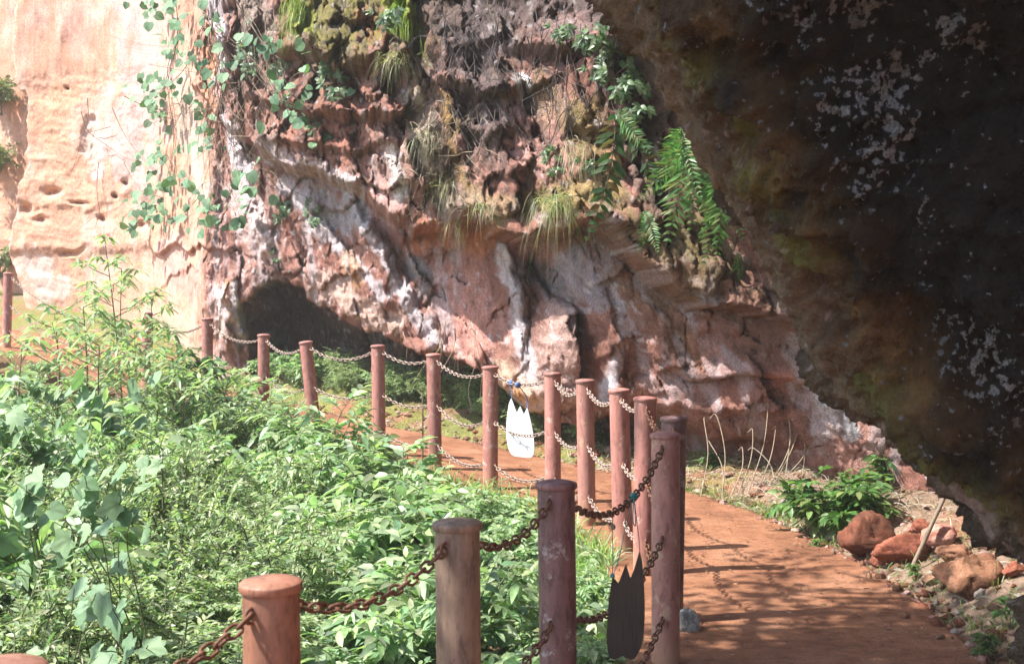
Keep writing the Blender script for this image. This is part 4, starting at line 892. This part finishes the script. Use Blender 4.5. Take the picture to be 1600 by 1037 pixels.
# ------------------------------------------------------------------ blades: grass, straw, tufts
def blades_geo(roots, dirs, L, W, droop, segs=4, r=rng):
    """curved tapering strips"""
    n = len(roots); dirs = unit(np.asarray(dirs, float)); side = unit(np.cross(dirs, unit(r.normal(0, 1, (n, 3))))); L = np.broadcast_to(L, n)[:, None]; W = np.broadcast_to(W, n)[:, None]; droop = np.broadcast_to(droop, n)[:, None]
    V = []
    for k in range(segs + 1):
        t = k / segs; c = roots + dirs * L * t * (1 - 0.25 * droop * t) + np.array([0, 0, -1.0]) * droop * L * t * t; wv = W * (1 - t) ** 0.7 * 0.5
        V += [c + side * wv, c - side * wv]
    V = np.stack(V, 1); q = np.array([(2 * k, 2 * k + 1, 2 * k + 3, 2 * k + 2) for k in range(segs)])
    return V.reshape(-1, 3), (np.arange(n)[:, None, None] * (2 * segs + 2) + q[None]).reshape(-1, 4), 2 * segs + 2
def scatter(nmax, test):
    out = []
    while len(out) < nmax:
        p = test()
        if p is not None: out.append(p)
    return np.array(out)
def right_bank(lo, hi, y0, y1):
    def f():
        y = random.uniform(y0, y1); x = np.interp(y, RED[:, 1], RED[:, 0]) + random.uniform(lo, hi); return None if x > 4 else (x, y)
    return f
def stuff_blades(name, label, cat, pts, zoff, L, W, droop, cols, lean=0.5, updir=1.0, mat='dry'):
    n = len(pts); z = gz(pts[:, 0], pts[:, 1]); roots = np.stack([pts[:, 0], pts[:, 1], z + zoff], 1); d = rng.normal(0, lean, (n, 3)) * [1, 1, 0.3] + [0, 0, updir]
    V, Fq, per = blades_geo(roots, d, L[0] + (L[1] - L[0]) * rng.random(n) ** 1.5, W, droop); o = obj(name, make_mesh(name, V, Fq, tint(n, cols, 0.2, per)), M[mat]); return tag(o, label, cat, kind="stuff")
STRAW = [(0.36, 0.31, 0.23), (0.28, 0.23, 0.165), (0.44, 0.38, 0.3), (0.24, 0.25, 0.13)]; GRS = [(0.14, 0.22, 0.05), (0.2, 0.27, 0.08), (0.24, 0.29, 0.11), (0.3, 0.3, 0.16)]
stuff_blades("straw", "pale dry straw lying on the bank beside the path", "straw", np.vstack([scatter(3000, right_bank(0.1, 1.2, 9.4, 14)), scatter(700, right_bank(0.15, 1.2, 6.0, 9.4))]), 0.01, (0.08, 0.34), 0.006, 0.55, STRAW, 1.0, 0.45)
stuff_blades("verge_grass", "thin green grass fringing the inner path edge", "grass", np.vstack([scatter(1500, right_bank(-0.02, 0.22, 9.2, 12.5)), scatter(700, right_bank(0.0, 0.8, 6.3, 8.8)), scatter(3200, right_bank(0.1, 2.4, 13, 19.5))]), 0.0, (0.06, 0.3), 0.007, 0.5, GRS, 0.5, 1.0, 'leaf')
# grass strip on the outer shoulder under the fence
def shoulder(y0, y1, lo, hi):
    def f():
        k = random.randrange(2, len(FEN) - 2); a, b = FEN[k], FEN[k + 1]; t = random.random(); p = a + (b - a) * t
        if not (y0 < p[1] < y1): return None
        e = b - a; nrm2 = np.array([-e[1], e[0]]) / np.hypot(e[0], e[1]); return tuple(p[:2] + nrm2 * random.uniform(lo, hi))
    return f
stuff_blades("shoulder_grass", "bright green grass on the slope just below the fence", "grass", np.vstack([scatter(9000, shoulder(8.5, 17, 0.14, 0.8)), scatter(2600, shoulder(4.5, 9, 0.25, 0.9))]), 0.0, (0.2, 0.6), 0.013, 0.5, GR_A + [(0.24, 0.36, 0.09), (0.28, 0.4, 0.12)], 0.4, 1.0, 'leaf')
# ground cover beneath the shrubs
_ux = rng.uniform(-6.5, 1.0, 60000); _uy = rng.uniform(3.6, 17, 60000); _d, _s, _ = poly_dist(_ux, _uy, FEN); _uu = 800 + F * _ux / _uy
up_ = np.stack([_ux, _uy], 1)[(_s < 0) & (_d > 0.25) & (_uu > -120) & (_uu < 1100)][:9000]; zu = gz(up_[:, 0], up_[:, 1]); n = len(up_)
V, Fa = leaves_geo(np.stack([up_[:, 0], up_[:, 1], zu + rng.uniform(0.02, 0.32, n)], 1), rng.normal(0, 1, (n, 3)) * [1, 1, 0.3], rng.normal(0, .3, (n, 3)) + [0, -0.2, 1], rng.uniform(.06, .13, n), rng.uniform(.03, .05, n))
o = obj("undergrowth", make_mesh("undergrowth", V, Fa, tint(n, GR_A + GR_B)), M['leaf']); tag(o, "low leafy undergrowth covering the slope between the bushes", "undergrowth", kind="stuff")
# litter on the walk
def on_path():
    y = random.uniform(5, 15); a = np.interp(y, st_f[:, 1], st_f[:, 0]); b = np.interp(y, st_r[:, 1], st_r[:, 0]); t = random.random() ** 0.6; return (a + (b - a) * (0.08 + 0.9 * t), y)
lp = scatter(1100, on_path); n = len(lp); V, Fa = leaves_geo(np.stack([lp[:, 0], lp[:, 1], np.full(n, 0.024)], 1), rng.normal(0, 1, (n, 3)) * [1, 1, 0.05], rng.normal(0, .2, (n, 3)) + [0, 0, 1], rng.uniform(.012, .05, n), rng.uniform(.006, .02, n), 0.02, 0.4)
o = obj("fallen_leaves", make_mesh("fallen_leaves", V, Fa, tint(n, [(0.2, 0.09, 0.05), (0.35, 0.2, 0.1), (0.12, 0.06, 0.04)])), M['dry']); tag(o, "small dry leaves and bits scattered over the red path", "leaves", kind="stuff")

# ------------------------------------------------------------------ sticks
def stick(name, a, b, r0, r1, mat, label, cat, wob=0.01, group=None, sides=7, nodes=0):
    a = np.array(a); b = np.array(b); n = 16; t = np.linspace(0, 1, n)[:, None]; L = (b - a) * t; L[1:-1] += np.cumsum(rng.normal(0, wob, (n - 2, 3)), 0) * 0.4
    V, Q = tubes([L], [(r0, r1)], sides); o = obj(name, make_mesh(name, V, Q), M[mat], None, a); return tag(o, label, cat, group)
g = ground_hit(1413, 906); stick("bamboo_stick", g - [0, 0, .03], P(1482, 762, g[1] + 0.25), 0.016, 0.014, 'bamboo', "weathered bamboo stick leaning on the bank over the long red rock", "stick", 0.002)
g = ground_hit(1505, 868); stick("brown_stick", g - [0, 0, .02], P(1534, 818, g[1] + 0.1), 0.019, 0.016, 'twig', "short brown stick jutting up beneath the overhang's tip", "stick", 0.002)
g = P(660, 716, 13.2); g[2] = gzs(g[0], 13.0); stick("thin_stake", g, P(661, 603, 13.2), 0.010, 0.007, 'twig', "thin dark stake standing just left of the post second left of the white board", "stake", 0.002)
g = P(569, 733, 12.3); lg = stick("log", g + [0.16, 0.35, -0.02], g + [-0.02, -0.05, 0.0], 0.062, 0.066, 'twig', "cut log end lying in the grass below the fence", "log", 0.003, sides=14)
CANES = [((1168, 772), (1200, 632)), ((1152, 775), (1176, 672)), ((1176, 780), (1212, 668)), ((1190, 785), (1236, 688)), ((1205, 790), (1252, 650)), ((1228, 720), (1224, 622)), ((1140, 745), (1160, 700)), ((1252, 760), (1246, 650)), ((1212, 775), (1178, 700)), ((1130, 740), (1108, 690)), ((1128, 690), (1120, 650)), ((1220, 752), (1262, 700)), ((1095, 700), (1100, 655))]
for k, (a, b) in enumerate(CANES):
    d = 10.9 + 0.35 * random.random(); pa = P(*a, d); pa[2] = max(min(pa[2], gzs(pa[0], d) + 0.1), gzs(pa[0], d) - 0.02)
    pb = P(*b, d + 0.3); m_ = (pa + pb) / 2 + [0.05, 0, 0.03]; L = cat_rom([pa * 0, m_ - pa, pb - pa, pb - pa + [-0.06 + 0.12 * random.random(), 0.02, -0.02]], 16)
    V, Q = tubes([L], [(0.0055, 0.003)], 5); o = obj("dry_cane", make_mesh("dry_cane", V, Q), M['palestem'], None, pa); tag(o, "bare pale cane propped on the straw bank below the cliff", "cane", "dry canes on the straw bank")

# ------------------------------------------------------------------ green plants on the bank
PD = shrub_proto("bank_shrub", 120, GR_D, nb=22, h=1.0, spread=0.75, leaf=(0.19, 0.085), per_twig=7, twigs=8, drp=0.4)
PDs = shrub_proto("bank_sprig", 121, GR_D, nb=7, h=1.0, spread=0.5, leaf=(0.30, 0.12), per_twig=5, twigs=4, drp=0.5)
g = ground_hit(1325, 845); place_shrub(PD, "green_shrub", "bright green broad-leaved shrub growing beside the dark red boulder", "shrub", g + [0, .25, -.02], 1.0, 0.56)
for (u, v, s, lab) in [(1388, 770, 0.36, "small green sprig rising behind the bright green shrub"), (1548, 1035, 0.17, "small green seedling at the bottom right on bare soil"), (1580, 985, 0.2, "seedling at the right edge below the ochre boulder"), (1470, 925, 0.13, "low green weed between the bamboo stick and the ochre boulder"), (1432, 905, 0.11, "tiny green weed at the foot of the bamboo stick"), (1345, 815, 0.3, "green shoot growing up through the front of the bright green shrub"), (1282, 862, 0.12, "tuft of green leaves at the path edge below the shrub"), (1100, 735, 0.25, "thin green weed on the straw bank just right of the tall post")]:
    g = ground_hit(u, v); place_shrub(PDs, "green_seedling", lab, "seedling", g, random.uniform(0, 6), s)

for k in range(30):
    u = random.uniform(520, 960) if k < 20 else random.uniform(370, 540); y = np.interp(u, [370, 520, 700, 850, 960], [20.6, 18.4, 16.6, 14.9, 13.4]) + random.uniform(-.5, .9); x = (u - 800) / F * y; g = gzs(x, y)
    place_shrub(random.choice(PB if k % 3 else PA), "hollow_weed", "low green weed growing in the shaded hollow under the cliff", "weed", (x, y, g), random.uniform(0, 6), random.uniform(.28, .6), "weeds in the hollow under the cliff")
# ------------------------------------------------------------------ plants on the cliff
def frond_geo(L, wid, npin, curl, seed, toothed=True):
    """fern frond hanging along -Z from the origin, arching out along -Y"""
    r = np.random.default_rng(seed); t = np.linspace(0, 1, 20); rach = np.stack([0.04 * np.sin(3 * t) * L, -L * (0.42 * np.sin(np.pi * 0.62 * t)) * curl, L * (0.05 * np.sin(np.pi * t * 1.0) - t ** 1.05 * 0.95)], 1)
    Pp, Dv, Nv, Ls = [], [], [], []
    T_ = np.gradient(rach, axis=0)
    for k in range(npin):
        q = 0.1 + 0.9 * k / npin; i = int(q * 19); w_ = wid * np.sin(np.pi * min(0.06 + 0.92 * q, 1)) ** 0.8 * (1.15 - 0.6 * q)
        for s in (-1, 1): Pp.append(rach[i]); Dv.append(np.array([s * 1.0, 0.0, -0.15]) + 0.45 * unit(T_[i]) + r.normal(0, .16, 3)); Nv.append(np.array([0, -1, 0.35]) + r.normal(0, .3, 3)); Ls.append(w_ * r.uniform(.72, 1.15) * (r.random() > 0.05))
    Ls = np.array(Ls); V, Fa = leaves_geo(Pp, Dv, Nv, Ls, 0.85 * L / npin * np.ones(len(Ls)), 0.18, 0.1); tv, tq = tubes([rach], [(0.004, 0.0015)], 4)
    tris = np.vstack([tq[:, [0, 1, 2]], tq[:, [0, 2, 3]]]) + len(V)
    return np.vstack([V, tv]), np.vstack([Fa, tris]), len(Pp), len(tv)
def frond_mesh(name, cols, *a, **k):
    V, Fa, n, nt_ = frond_geo(*a, **k); c = np.vstack([tint(n, cols, 0.12), np.broadcast_to((0.12, 0.14, 0.05), (nt_, 3))]); me = make_mesh(name, V, Fa, c); me.materials.append(M['leaf']); return me
FERN_G = [(0.09, 0.22, 0.07), (0.13, 0.28, 0.09), (0.2, 0.26, 0.1)]; FERN_D = [(0.05, 0.11, 0.045), (0.07, 0.13, 0.05), (0.14, 0.1, 0.05)]
FR = [frond_mesh("frond_a", FERN_G, 1.0, 0.21, 40, 0.5, 1), frond_mesh("frond_b", FERN_G, 1.0, 0.18, 38, 0.75, 2), frond_mesh("frond_c", FERN_D, 1.0, 0.14, 22, 0.35, 3)]
def fern(label, u, v, fr, out=0.08):
    o = on_cliff(u, v, out); t = thing("fern", label, "fern", o, "ferns hanging from the cliff")
    for (k, L, rz, tilt) in fr:
        f = obj("frond", FR[k], None, t); L *= 0.8; f.scale = (L * 1.15, L, L); f.rotation_euler = (tilt + random.uniform(-.1, .2), rz * 0.62 + random.uniform(-.15, .15), rz * 0.7)
    return t
fern("bright green fern cluster hanging from the ledge beside the overhang", 1068, 205, [(0, 1.25, -0.35, 0), (1, 1.2, 0.2, 0.1), (0, 1.0, 0.75, 0.1), (1, 0.9, -0.9, 0.15), (0, 1.35, 0.05, -0.05), (1, 0.7, 1.2, 0.3), (0, 0.9, -0.6, 0.3), (1, 1.1, 0.5, 0.2), (0, 0.8, 1.4, 0.1)], 0.15)
fern("bright green fern spray right of the main fern cluster", 1115, 270, [(1, 1.0, 0.2, 0), (0, 0.85, -0.5, 0.1), (1, 0.8, 0.8, 0.1), (0, 1.05, 0.45, 0)], 0.15)
fern("dark single-row fern hanging straight down left of the bright ferns", 968, 178, [(2, 1.55, 0.15, 0), (2, 1.2, -0.5, 0.1), (1, 0.7, -0.9, 0.2)], 0.15)
fern("small fern tip on the shaded face beside the overhang", 1155, 395, [(1, 0.35, 0.1, 0), (0, 0.3, 0.9, 0.1)], 0.08)
fern("yellowish fern low on the cliff right of the grass tuft", 1010, 330, [(1, 0.5, 0.3, 0), (0, 0.55, -0.5, 0)], 0.08)
def tuft(label, u, v, n, L, cols, spread=0.8, up=0.5, droop=1.1, out=0.06, W=0.006):
    o = on_cliff(u, v, out); d = rng.normal(0, spread, (n, 3)) * [1, 0.6, 0.5] + [-0.2, -0.9, up]; roots = rng.normal(0, 0.05, (n, 3)) * [1.6, 0.5, 1]
    V, Fq, per = blades_geo(roots, d, L * rng.uniform(.5, 1.1, n), W, droop, 6); t = thing("grass_tuft", label, "grass tuft", o, "grass tufts on the cliff"); b = obj("blades", make_mesh("blades", V, Fq, tint(n, cols, 0.15, per)), M['leaf'], t); b["kind"] = "stuff"
GT = [(0.22, 0.28, 0.09), (0.28, 0.33, 0.13), (0.34, 0.34, 0.19)]; GD = [(0.42, 0.38, 0.28), (0.33, 0.31, 0.2), (0.28, 0.3, 0.15)]
tuft("large drooping yellow-green grass tuft on the ledge above the alcove", 872, 318, 130, 0.52, GT)
tuft("drooping half-dry grass tuft left of the large yellow-green one", 757, 325, 60, 0.34, GD + GT[:1])
tuft("pale wispy grass tuft under the bright moss streak", 622, 92, 80, 0.48, GD + GT[:1])
tuft("dry straw-coloured tuft on the pale rock column", 668, 215, 55, 0.28, GD, 0.5, 0.0, 1.3)
tuft("dry grass hanging below the pale rock column", 705, 285, 60, 0.32, GD, 0.6, 0.0, 1.3)
tuft("fringe of dry grass over the alcove's left lip", 715, 345, 45, 0.28, GD, 0.7, 0.1, 1.2)
tuft("bright moss-green grass hanging inside the right moss streak", 628, 8, 130, 0.6, [(0.3, 0.4, 0.04), (0.24, 0.34, 0.03)], 0.3, -0.6, 0.9, 0.04, 0.009)
tuft("moss-green grass hanging in the left moss streak", 468, 5, 110, 0.55, [(0.2, 0.27, 0.03), (0.15, 0.2, 0.03)], 0.3, -0.6, 0.9, 0.04, 0.009)
tuft("wispy dry tuft on the ledge right of the white lichen patch", 905, 235, 60, 0.35, GD, 0.6, 0.0, 1.2)
# small leafy sprigs rooted in cracks
SP = [shrub_proto("sprig", 140 + i, [(0.10, 0.18, 0.09), (0.13, 0.21, 0.11), (0.18, 0.25, 0.15)], nb=7, h=1.0, spread=0.8, leaf=(0.36, 0.17), per_twig=4, twigs=3, drp=0.5, up=0.5, stemmat='twig') for i in range(3)]
SPR = [(520, 138, .30, "leafy sprig with white-green leaves under the left moss streak"), (492, 190, .30, "leafy sprig on the ledge below the white-green one"), (512, 208, .2, "tiny sprig with few leaves under the ledge sprig"), (440, 98, .25, "small round-leaved sprig left of the left moss streak"), (448, 160, .22, "yellowish sprig among thin twigs above the red ledges"), (388, 100, .30, "leafy sprig among the bare twigs at the upper left"),
       (905, 75, .24, "dusty green sprig at the top above the horizontal crack"), (935, 55, .20, "grey-green sprig beside the overhang's upper edge"), (870, 60, .18, "sprig with small leaves at the crack's left end"), (960, 125, .28, "bushy leafy plant above the dark fern"), (985, 160, .25, "pale leafy plant right of the bushy one above the dark fern"), (930, 125, .2, "drooping sprig left of the bushy plant above the fern"), (600, 40, .25, "pale sprig left of the right moss streak"), (860, 258, .16, "tiny plant in the crack above the large grass tuft"), (915, 265, .18, "tiny plant right of the crack above the large grass tuft"),
       (490, 338, .22, "small leafy sprig on the lilac streaked rock"), (440, 330, .24, "trailing sprig left of the lilac streaked rock sprig"), (430, 400, .14, "tiny plant above the cave mouth")]
for u, v, s, lab in SPR:
    o = on_cliff(u, v, 0.02); t = place_shrub(random.choice(SP), "cliff_sprig", lab, "sprig", o, random.uniform(-.6, .6), s); t.rotation_euler = (1.15, random.uniform(-.3, .3), random.uniform(-.3, .3))

# hanging creepers: each leaf a part
CRL = [heart_leaf("creeper_leaf_a", (0.10, 0.21, 0.11), False, 11), heart_leaf("creeper_leaf_b", (0.14, 0.26, 0.13), False, 12), heart_leaf("creeper_leaf_c", (0.075, 0.16, 0.075), False, 13)]
def creeper(label, pts, clusters, seed, size=0.155, out=0.25):
    r = np.random.default_rng(seed); o = on_cliff(*pts[0], out); t = thing("creeper", label, "creeper", o, "creepers hanging over the cliff")
    main_l = cat_rom([on_cliff(u, v, out) - o for u, v in pts], 40); lines = [main_l]; rad = [(0.009, 0.004)]
    for q in range(5):
        a_ = r.uniform(0, .4); e_ = r.uniform(.6, 1); sub = main_l[int(a_ * 39):int(e_ * 39) + 1:4] + np.array([r.normal(0, .22), r.normal(0, .05), 0]) * np.linspace(0, 1, len(main_l[int(a_ * 39):int(e_ * 39) + 1:4]))[:, None] + r.normal(0, .03, (len(main_l[int(a_ * 39):int(e_ * 39) + 1:4]), 3)); lines.append(cat_rom(sub, 26)); rad.append((0.007, 0.003))
    for (u, v, n) in clusters:
        c = on_cliff(u, v, out + 0.1) - o; j = np.argmin(np.linalg.norm(main_l - c, axis=1)); lines.append(cat_rom([main_l[j], (main_l[j] + c) / 2 + [0, -0.05, 0.08], c], 8)); rad.append((0.005, 0.003))
        for k in range(int(n * 1.6)):
            p = c + r.normal(0, 1, 3) * [0.16, 0.10, 0.15]; nv = Vector((r.normal(-.35, .4), -0.7 + r.normal(0, .3), r.normal(.45, .35))).normalized(); d = Vector((r.normal(0, .6), -0.3, r.uniform(-1, -.2))); d = (d - nv * d.dot(nv)).normalized(); s = size * r.uniform(.6, 1.15)
            f = obj("leaf", CRL[r.integers(0, 3)], None, t); f.matrix_local = Matrix.Translation(Vector(p)) @ Matrix((d, nv.cross(d), nv)).transposed().to_4x4() @ Matrix.Scale(s, 4)
    V, Q = tubes(lines, rad, 5); obj("stem", make_mesh("stem", V, Q), M['twig'], t)
creeper("long leafy creeper hanging down the edge between pale and red cliff", [(285, -20), (290, 60), (275, 140), (285, 220), (270, 300), (265, 360)], [(250, 18, 7), (268, 30, 6), (285, 12, 5), (300, 60, 5), (290, 85, 8), (278, 140, 9), (245, 140, 6), (285, 128, 6), (245, 165, 5), (262, 190, 5), (320, 170, 5), (255, 185, 4), (262, 245, 8), (275, 250, 6), (232, 248, 4), (285, 280, 9), (262, 305, 8), (250, 320, 7), (275, 340, 7), (225, 350, 7), (245, 335, 6), (300, 300, 4)], 61)
creeper("thin creeper with few round leaf clusters on the lilac strip", [(350, -15), (345, 60), (360, 140), (340, 230), (345, 330)], [(340, 90, 5), (325, 50, 5), (385, 105, 6), (380, 75, 4), (340, 222, 8), (320, 320, 5), (345, 335, 9), (395, 290, 5), (330, 345, 5), (390, 330, 5), (420, 285, 4)], 62)
creeper("short creeper of small leaves right of the lilac strip", [(430, 60), (440, 90), (455, 150), (470, 200)], [(440, 90, 7), (455, 155, 4), (508, 125, 5), (485, 190, 6)], 63, 0.14)
# bare twigs and hanging roots
def twig_net(label, name, region, n, seed, mat, length=(60, 160), ang=1.57, spread=0.5, r0=0.006, out=0.12):
    r = np.random.default_rng(seed); lines = []; o = on_cliff((region[0] + region[2]) / 2, (region[1] + region[3]) / 2, 0); rad = []
    for k in range(n):
        u, v = r.uniform(region[0], region[2]), r.uniform(region[1], region[3]); a = ang + r.normal(0, spread); l = r.uniform(*length); pts = []
        for q in range(5): pts.append(on_cliff(u, v, out + r.normal(0, .02)) - o); u += math.cos(a) * l / 4; v += math.sin(a) * l / 4; a += r.normal(0, .25)
        ya = np.array(pts); ya[:, 1] = np.minimum(ya[:, 1], np.median(ya[:, 1]) + 0.15) if len(ya) else ya[:, 1]
        lines.append(cat_rom(ya, 14)); rad.append((r0 * r.uniform(.6, 1.3), r0 * 0.5))
    V, Q = tubes(lines, rad, 4); t = thing(name, label, name.split('_')[-1], o); b = obj("strands", make_mesh("strands", V, Q), M[mat], t); b["kind"] = "stuff"
twig_net("tangle of bare vine stems over the lilac strip at the upper left", "bare_vine", (325, 0, 440, 220), 46, 71, 'twig', (60, 200), 1.6, 0.35)
twig_net("pale dead vine stems beside the bare tangle at the upper left", "dead_vine", (300, 0, 430, 300), 26, 72, 'palestem', (60, 170), 1.6, 0.6, 0.005)
twig_net("dark mass of fine roots hanging down the cliff crown", "hanging_root", (685, 0, 790, 180), 95, 73, 'root', (40, 140), 1.62, 0.5, 0.0045, 0.06)
twig_net("dry straw-coloured strands over the pale rock column", "dry_strand", (640, 160, 760, 330), 90, 74, 'palestem', (25, 70), 1.6, 0.6, 0.004, 0.05)
twig_net("thin roots trailing beside the leafy plants near the overhang", "trailing_root", (820, 0, 990, 200), 70, 75, 'root', (40, 130), 1.6, 0.35, 0.005, 0.08)
twig_net("sparse twigs crossing the pale far cliff beside the creeper", "crossing_twig", (140, 150, 260, 300), 8, 76, 'twig', (60, 140), 1.9, 0.9, 0.008, 0.1)
twig_net("thin pale roots dangling in the hollow under the cliff", "dangling_root", (500, 500, 760, 560), 26, 77, 'palestem', (60, 120), 1.57, 0.12, 0.005, 0.3)
tl = [shrub_proto("far_bush", 160, [(0.14, 0.18, 0.08), (0.18, 0.2, 0.1)], nb=20, spread=0.7, leaf=(0.12, 0.05), per_twig=10, twigs=8)]
for (u, v, s, lab) in [(10, 150, 1.0, "grey-green bush clinging at the far left edge of the pale cliff"), (8, 250, 1.1, "dry greyish bush below the one at the far left edge"), (15, 400, 0.9, "green bush at the foot of the far left cliff edge")]:
    o = on_cliff(u, v, 0.3); place_shrub(tl[0], "cliff_bush", lab, "bush", o - [0, 0, 0.5], random.uniform(0, 6), s)

# ------------------------------------------------------------------ saplings at the far left by the fence
def sapling(label, u, vtop, vbot, d, seed, nwh, leaf, cols, lean=0.0, red=False, spreadf=1.0):
    r = np.random.default_rng(seed); top = P(u, vtop, d); base = np.array([top[0] + lean, d, gzs(top[0] + lean, d)]); h = top - base; t = thing("sapling", label, "sapling", base, "saplings by the far fence")
    stem = cat_rom([np.zeros(3), h * 0.35 + r.normal(0, .03, 3), h * 0.7 + r.normal(0, .03, 3), h], 24); lines = [stem]; rad = [(0.014, 0.005)]; Pp, Dv, Nv, Ls, C = [], [], [], [], []
    for k in range(nwh):
        q = 0.35 + 0.65 * k / max(nwh - 1, 1); i = min(int(q * 23), 23); p0 = stem[i]; az = k * 2.4 + r.uniform(-.4, .4); bl = (0.12 + 0.32 * (1 - q)) * spreadf * r.uniform(.7, 1.25) * h[2] ** 0.5
        e = p0 + np.array([np.cos(az) * bl, np.sin(az) * bl, bl * 0.55]); lines.append(np.array([p0, (p0 + e) / 2 + [0, 0, -.02], e])); rad.append((0.006, 0.003))
        for c, nl in ((e, 11), (p0 * 0.4 + e * 0.6, 5)):
            for j in range(nl):
                a = j * 2 * np.pi / nl + r.uniform(-.3, .3); Pp.append(c + r.normal(0, .025, 3)); Dv.append([np.cos(a), np.sin(a), r.uniform(-.5, .35)]); Nv.append(r.normal(0, .25, 3) + [0, 0, 1]); Ls.append(r.uniform(.7, 1.2)); C.append(cols[r.integers(0, len(cols))])
    if red: C[-8:] = [(0.5, 0.1, 0.08)] * 4 + C[-4:]
    Ls = np.array(Ls); V, Fa = leaves_geo(Pp, Dv, Nv, leaf * Ls, leaf * 0.27 * Ls, 0.35); C = np.repeat(np.array(C) * (1 + .15 * r.standard_normal((len(C), 1))), 8, 0)
    o = obj("leaves", make_mesh("leaves", V, Fa, np.clip(C, .01, .7)), M['leaf'], t); o["kind"] = "stuff"; tv, tq = tubes(lines, rad, 5); obj("stem", make_mesh("stem", tv, tq), M['twig'], t)
sapling("tall thin sapling with a red-tipped crown against the pale cliff", 165, 385, 600, 13.5, 81, 15, 0.16, GR_B + GR_A, 0.25, True, 1.1)
sapling("second pale sapling right behind the red-tipped one", 190, 420, 620, 14.5, 82, 13, 0.15, GR_B, 0.1, False, 1.2)
sapling("small dark-leaved sapling hiding the foot of a far post", 312, 560, 650, 14.2, 83, 13, 0.19, [(0.05, 0.11, 0.05), (0.07, 0.14, 0.06), (0.1, 0.18, 0.07)], 0.0, False, 1.1)
sapling("pale spreading sapling left of the red-tipped one", 85, 490, 610, 13.0, 84, 14, 0.14, GR_B, 0.1, False, 1.7)
sapling("feathery sapling at the left edge beneath the far post", 34, 545, 640, 12.2, 85, 12, 0.14, GR_B, 0.0, False, 1.4)
sapling("fresh green sapling top in front of the half-hidden far post", 236, 468, 640, 15.5, 86, 11, 0.17, GR_A, 0.0, False, 1.0)
sapling("pale sapling between the red-tipped one and the half-hidden post", 130, 480, 640, 12.6, 87, 14, 0.15, GR_B + GR_A, 0.0, False, 1.5)
sapling("leafy sapling with yellow-green shoots right of the dark-leaved one", 270, 560, 680, 13.0, 88, 13, 0.16, GR_A, 0.0, False, 1.3)


for k, (u, vt, d, lf, lab) in enumerate([(210, 520, 13.8, .15, "bushy sapling between the red-tipped one and the half-hidden post"), (155, 540, 12.0, .14, "low bushy sapling at the foot of the red-tipped one"),
                                         (290, 600, 12.6, .15, "low leafy sapling in front of the dark-leaved one"), (240, 580, 13.2, .15, "low leafy sapling at the foot of the half-hidden post"), (345, 585, 15.2, .15, "small leafy sapling against the post left of the dark-leaved one")]):
    sapling(lab, u, vt, 640, d, 200 + k, 16, lf, GR_B + GR_A[:2], 0.0, False, 1.6)

hz = bpy.data.materials.new("haze"); hz.use_nodes = True; hz.node_tree.nodes.remove(hz.node_tree.nodes["Principled BSDF"])
pv_ = hz.node_tree.nodes.new("ShaderNodeVolumePrincipled"); pv_.inputs["Density"].default_value = 0.0016; pv_.inputs["Color"].default_value = (1, 0.98, 0.95, 1); pv_.inputs["Anisotropy"].default_value = 0.0
hz.node_tree.links.new(pv_.outputs[0], hz.node_tree.nodes["Material Output"].inputs["Volume"])
V = np.array([(-60, -30, -3), (60, -30, -3), (60, 60, -3), (-60, 60, -3), (-60, -30, 12), (60, -30, 12), (60, 60, 12), (-60, 60, 12)], float)
Q = np.array([(0, 3, 2, 1), (4, 5, 6, 7), (0, 1, 5, 4), (1, 2, 6, 5), (2, 3, 7, 6), (3, 0, 4, 7)])
o = obj("haze", make_mesh("haze", V, Q, None, False), hz); tag(o, kind="stuff")
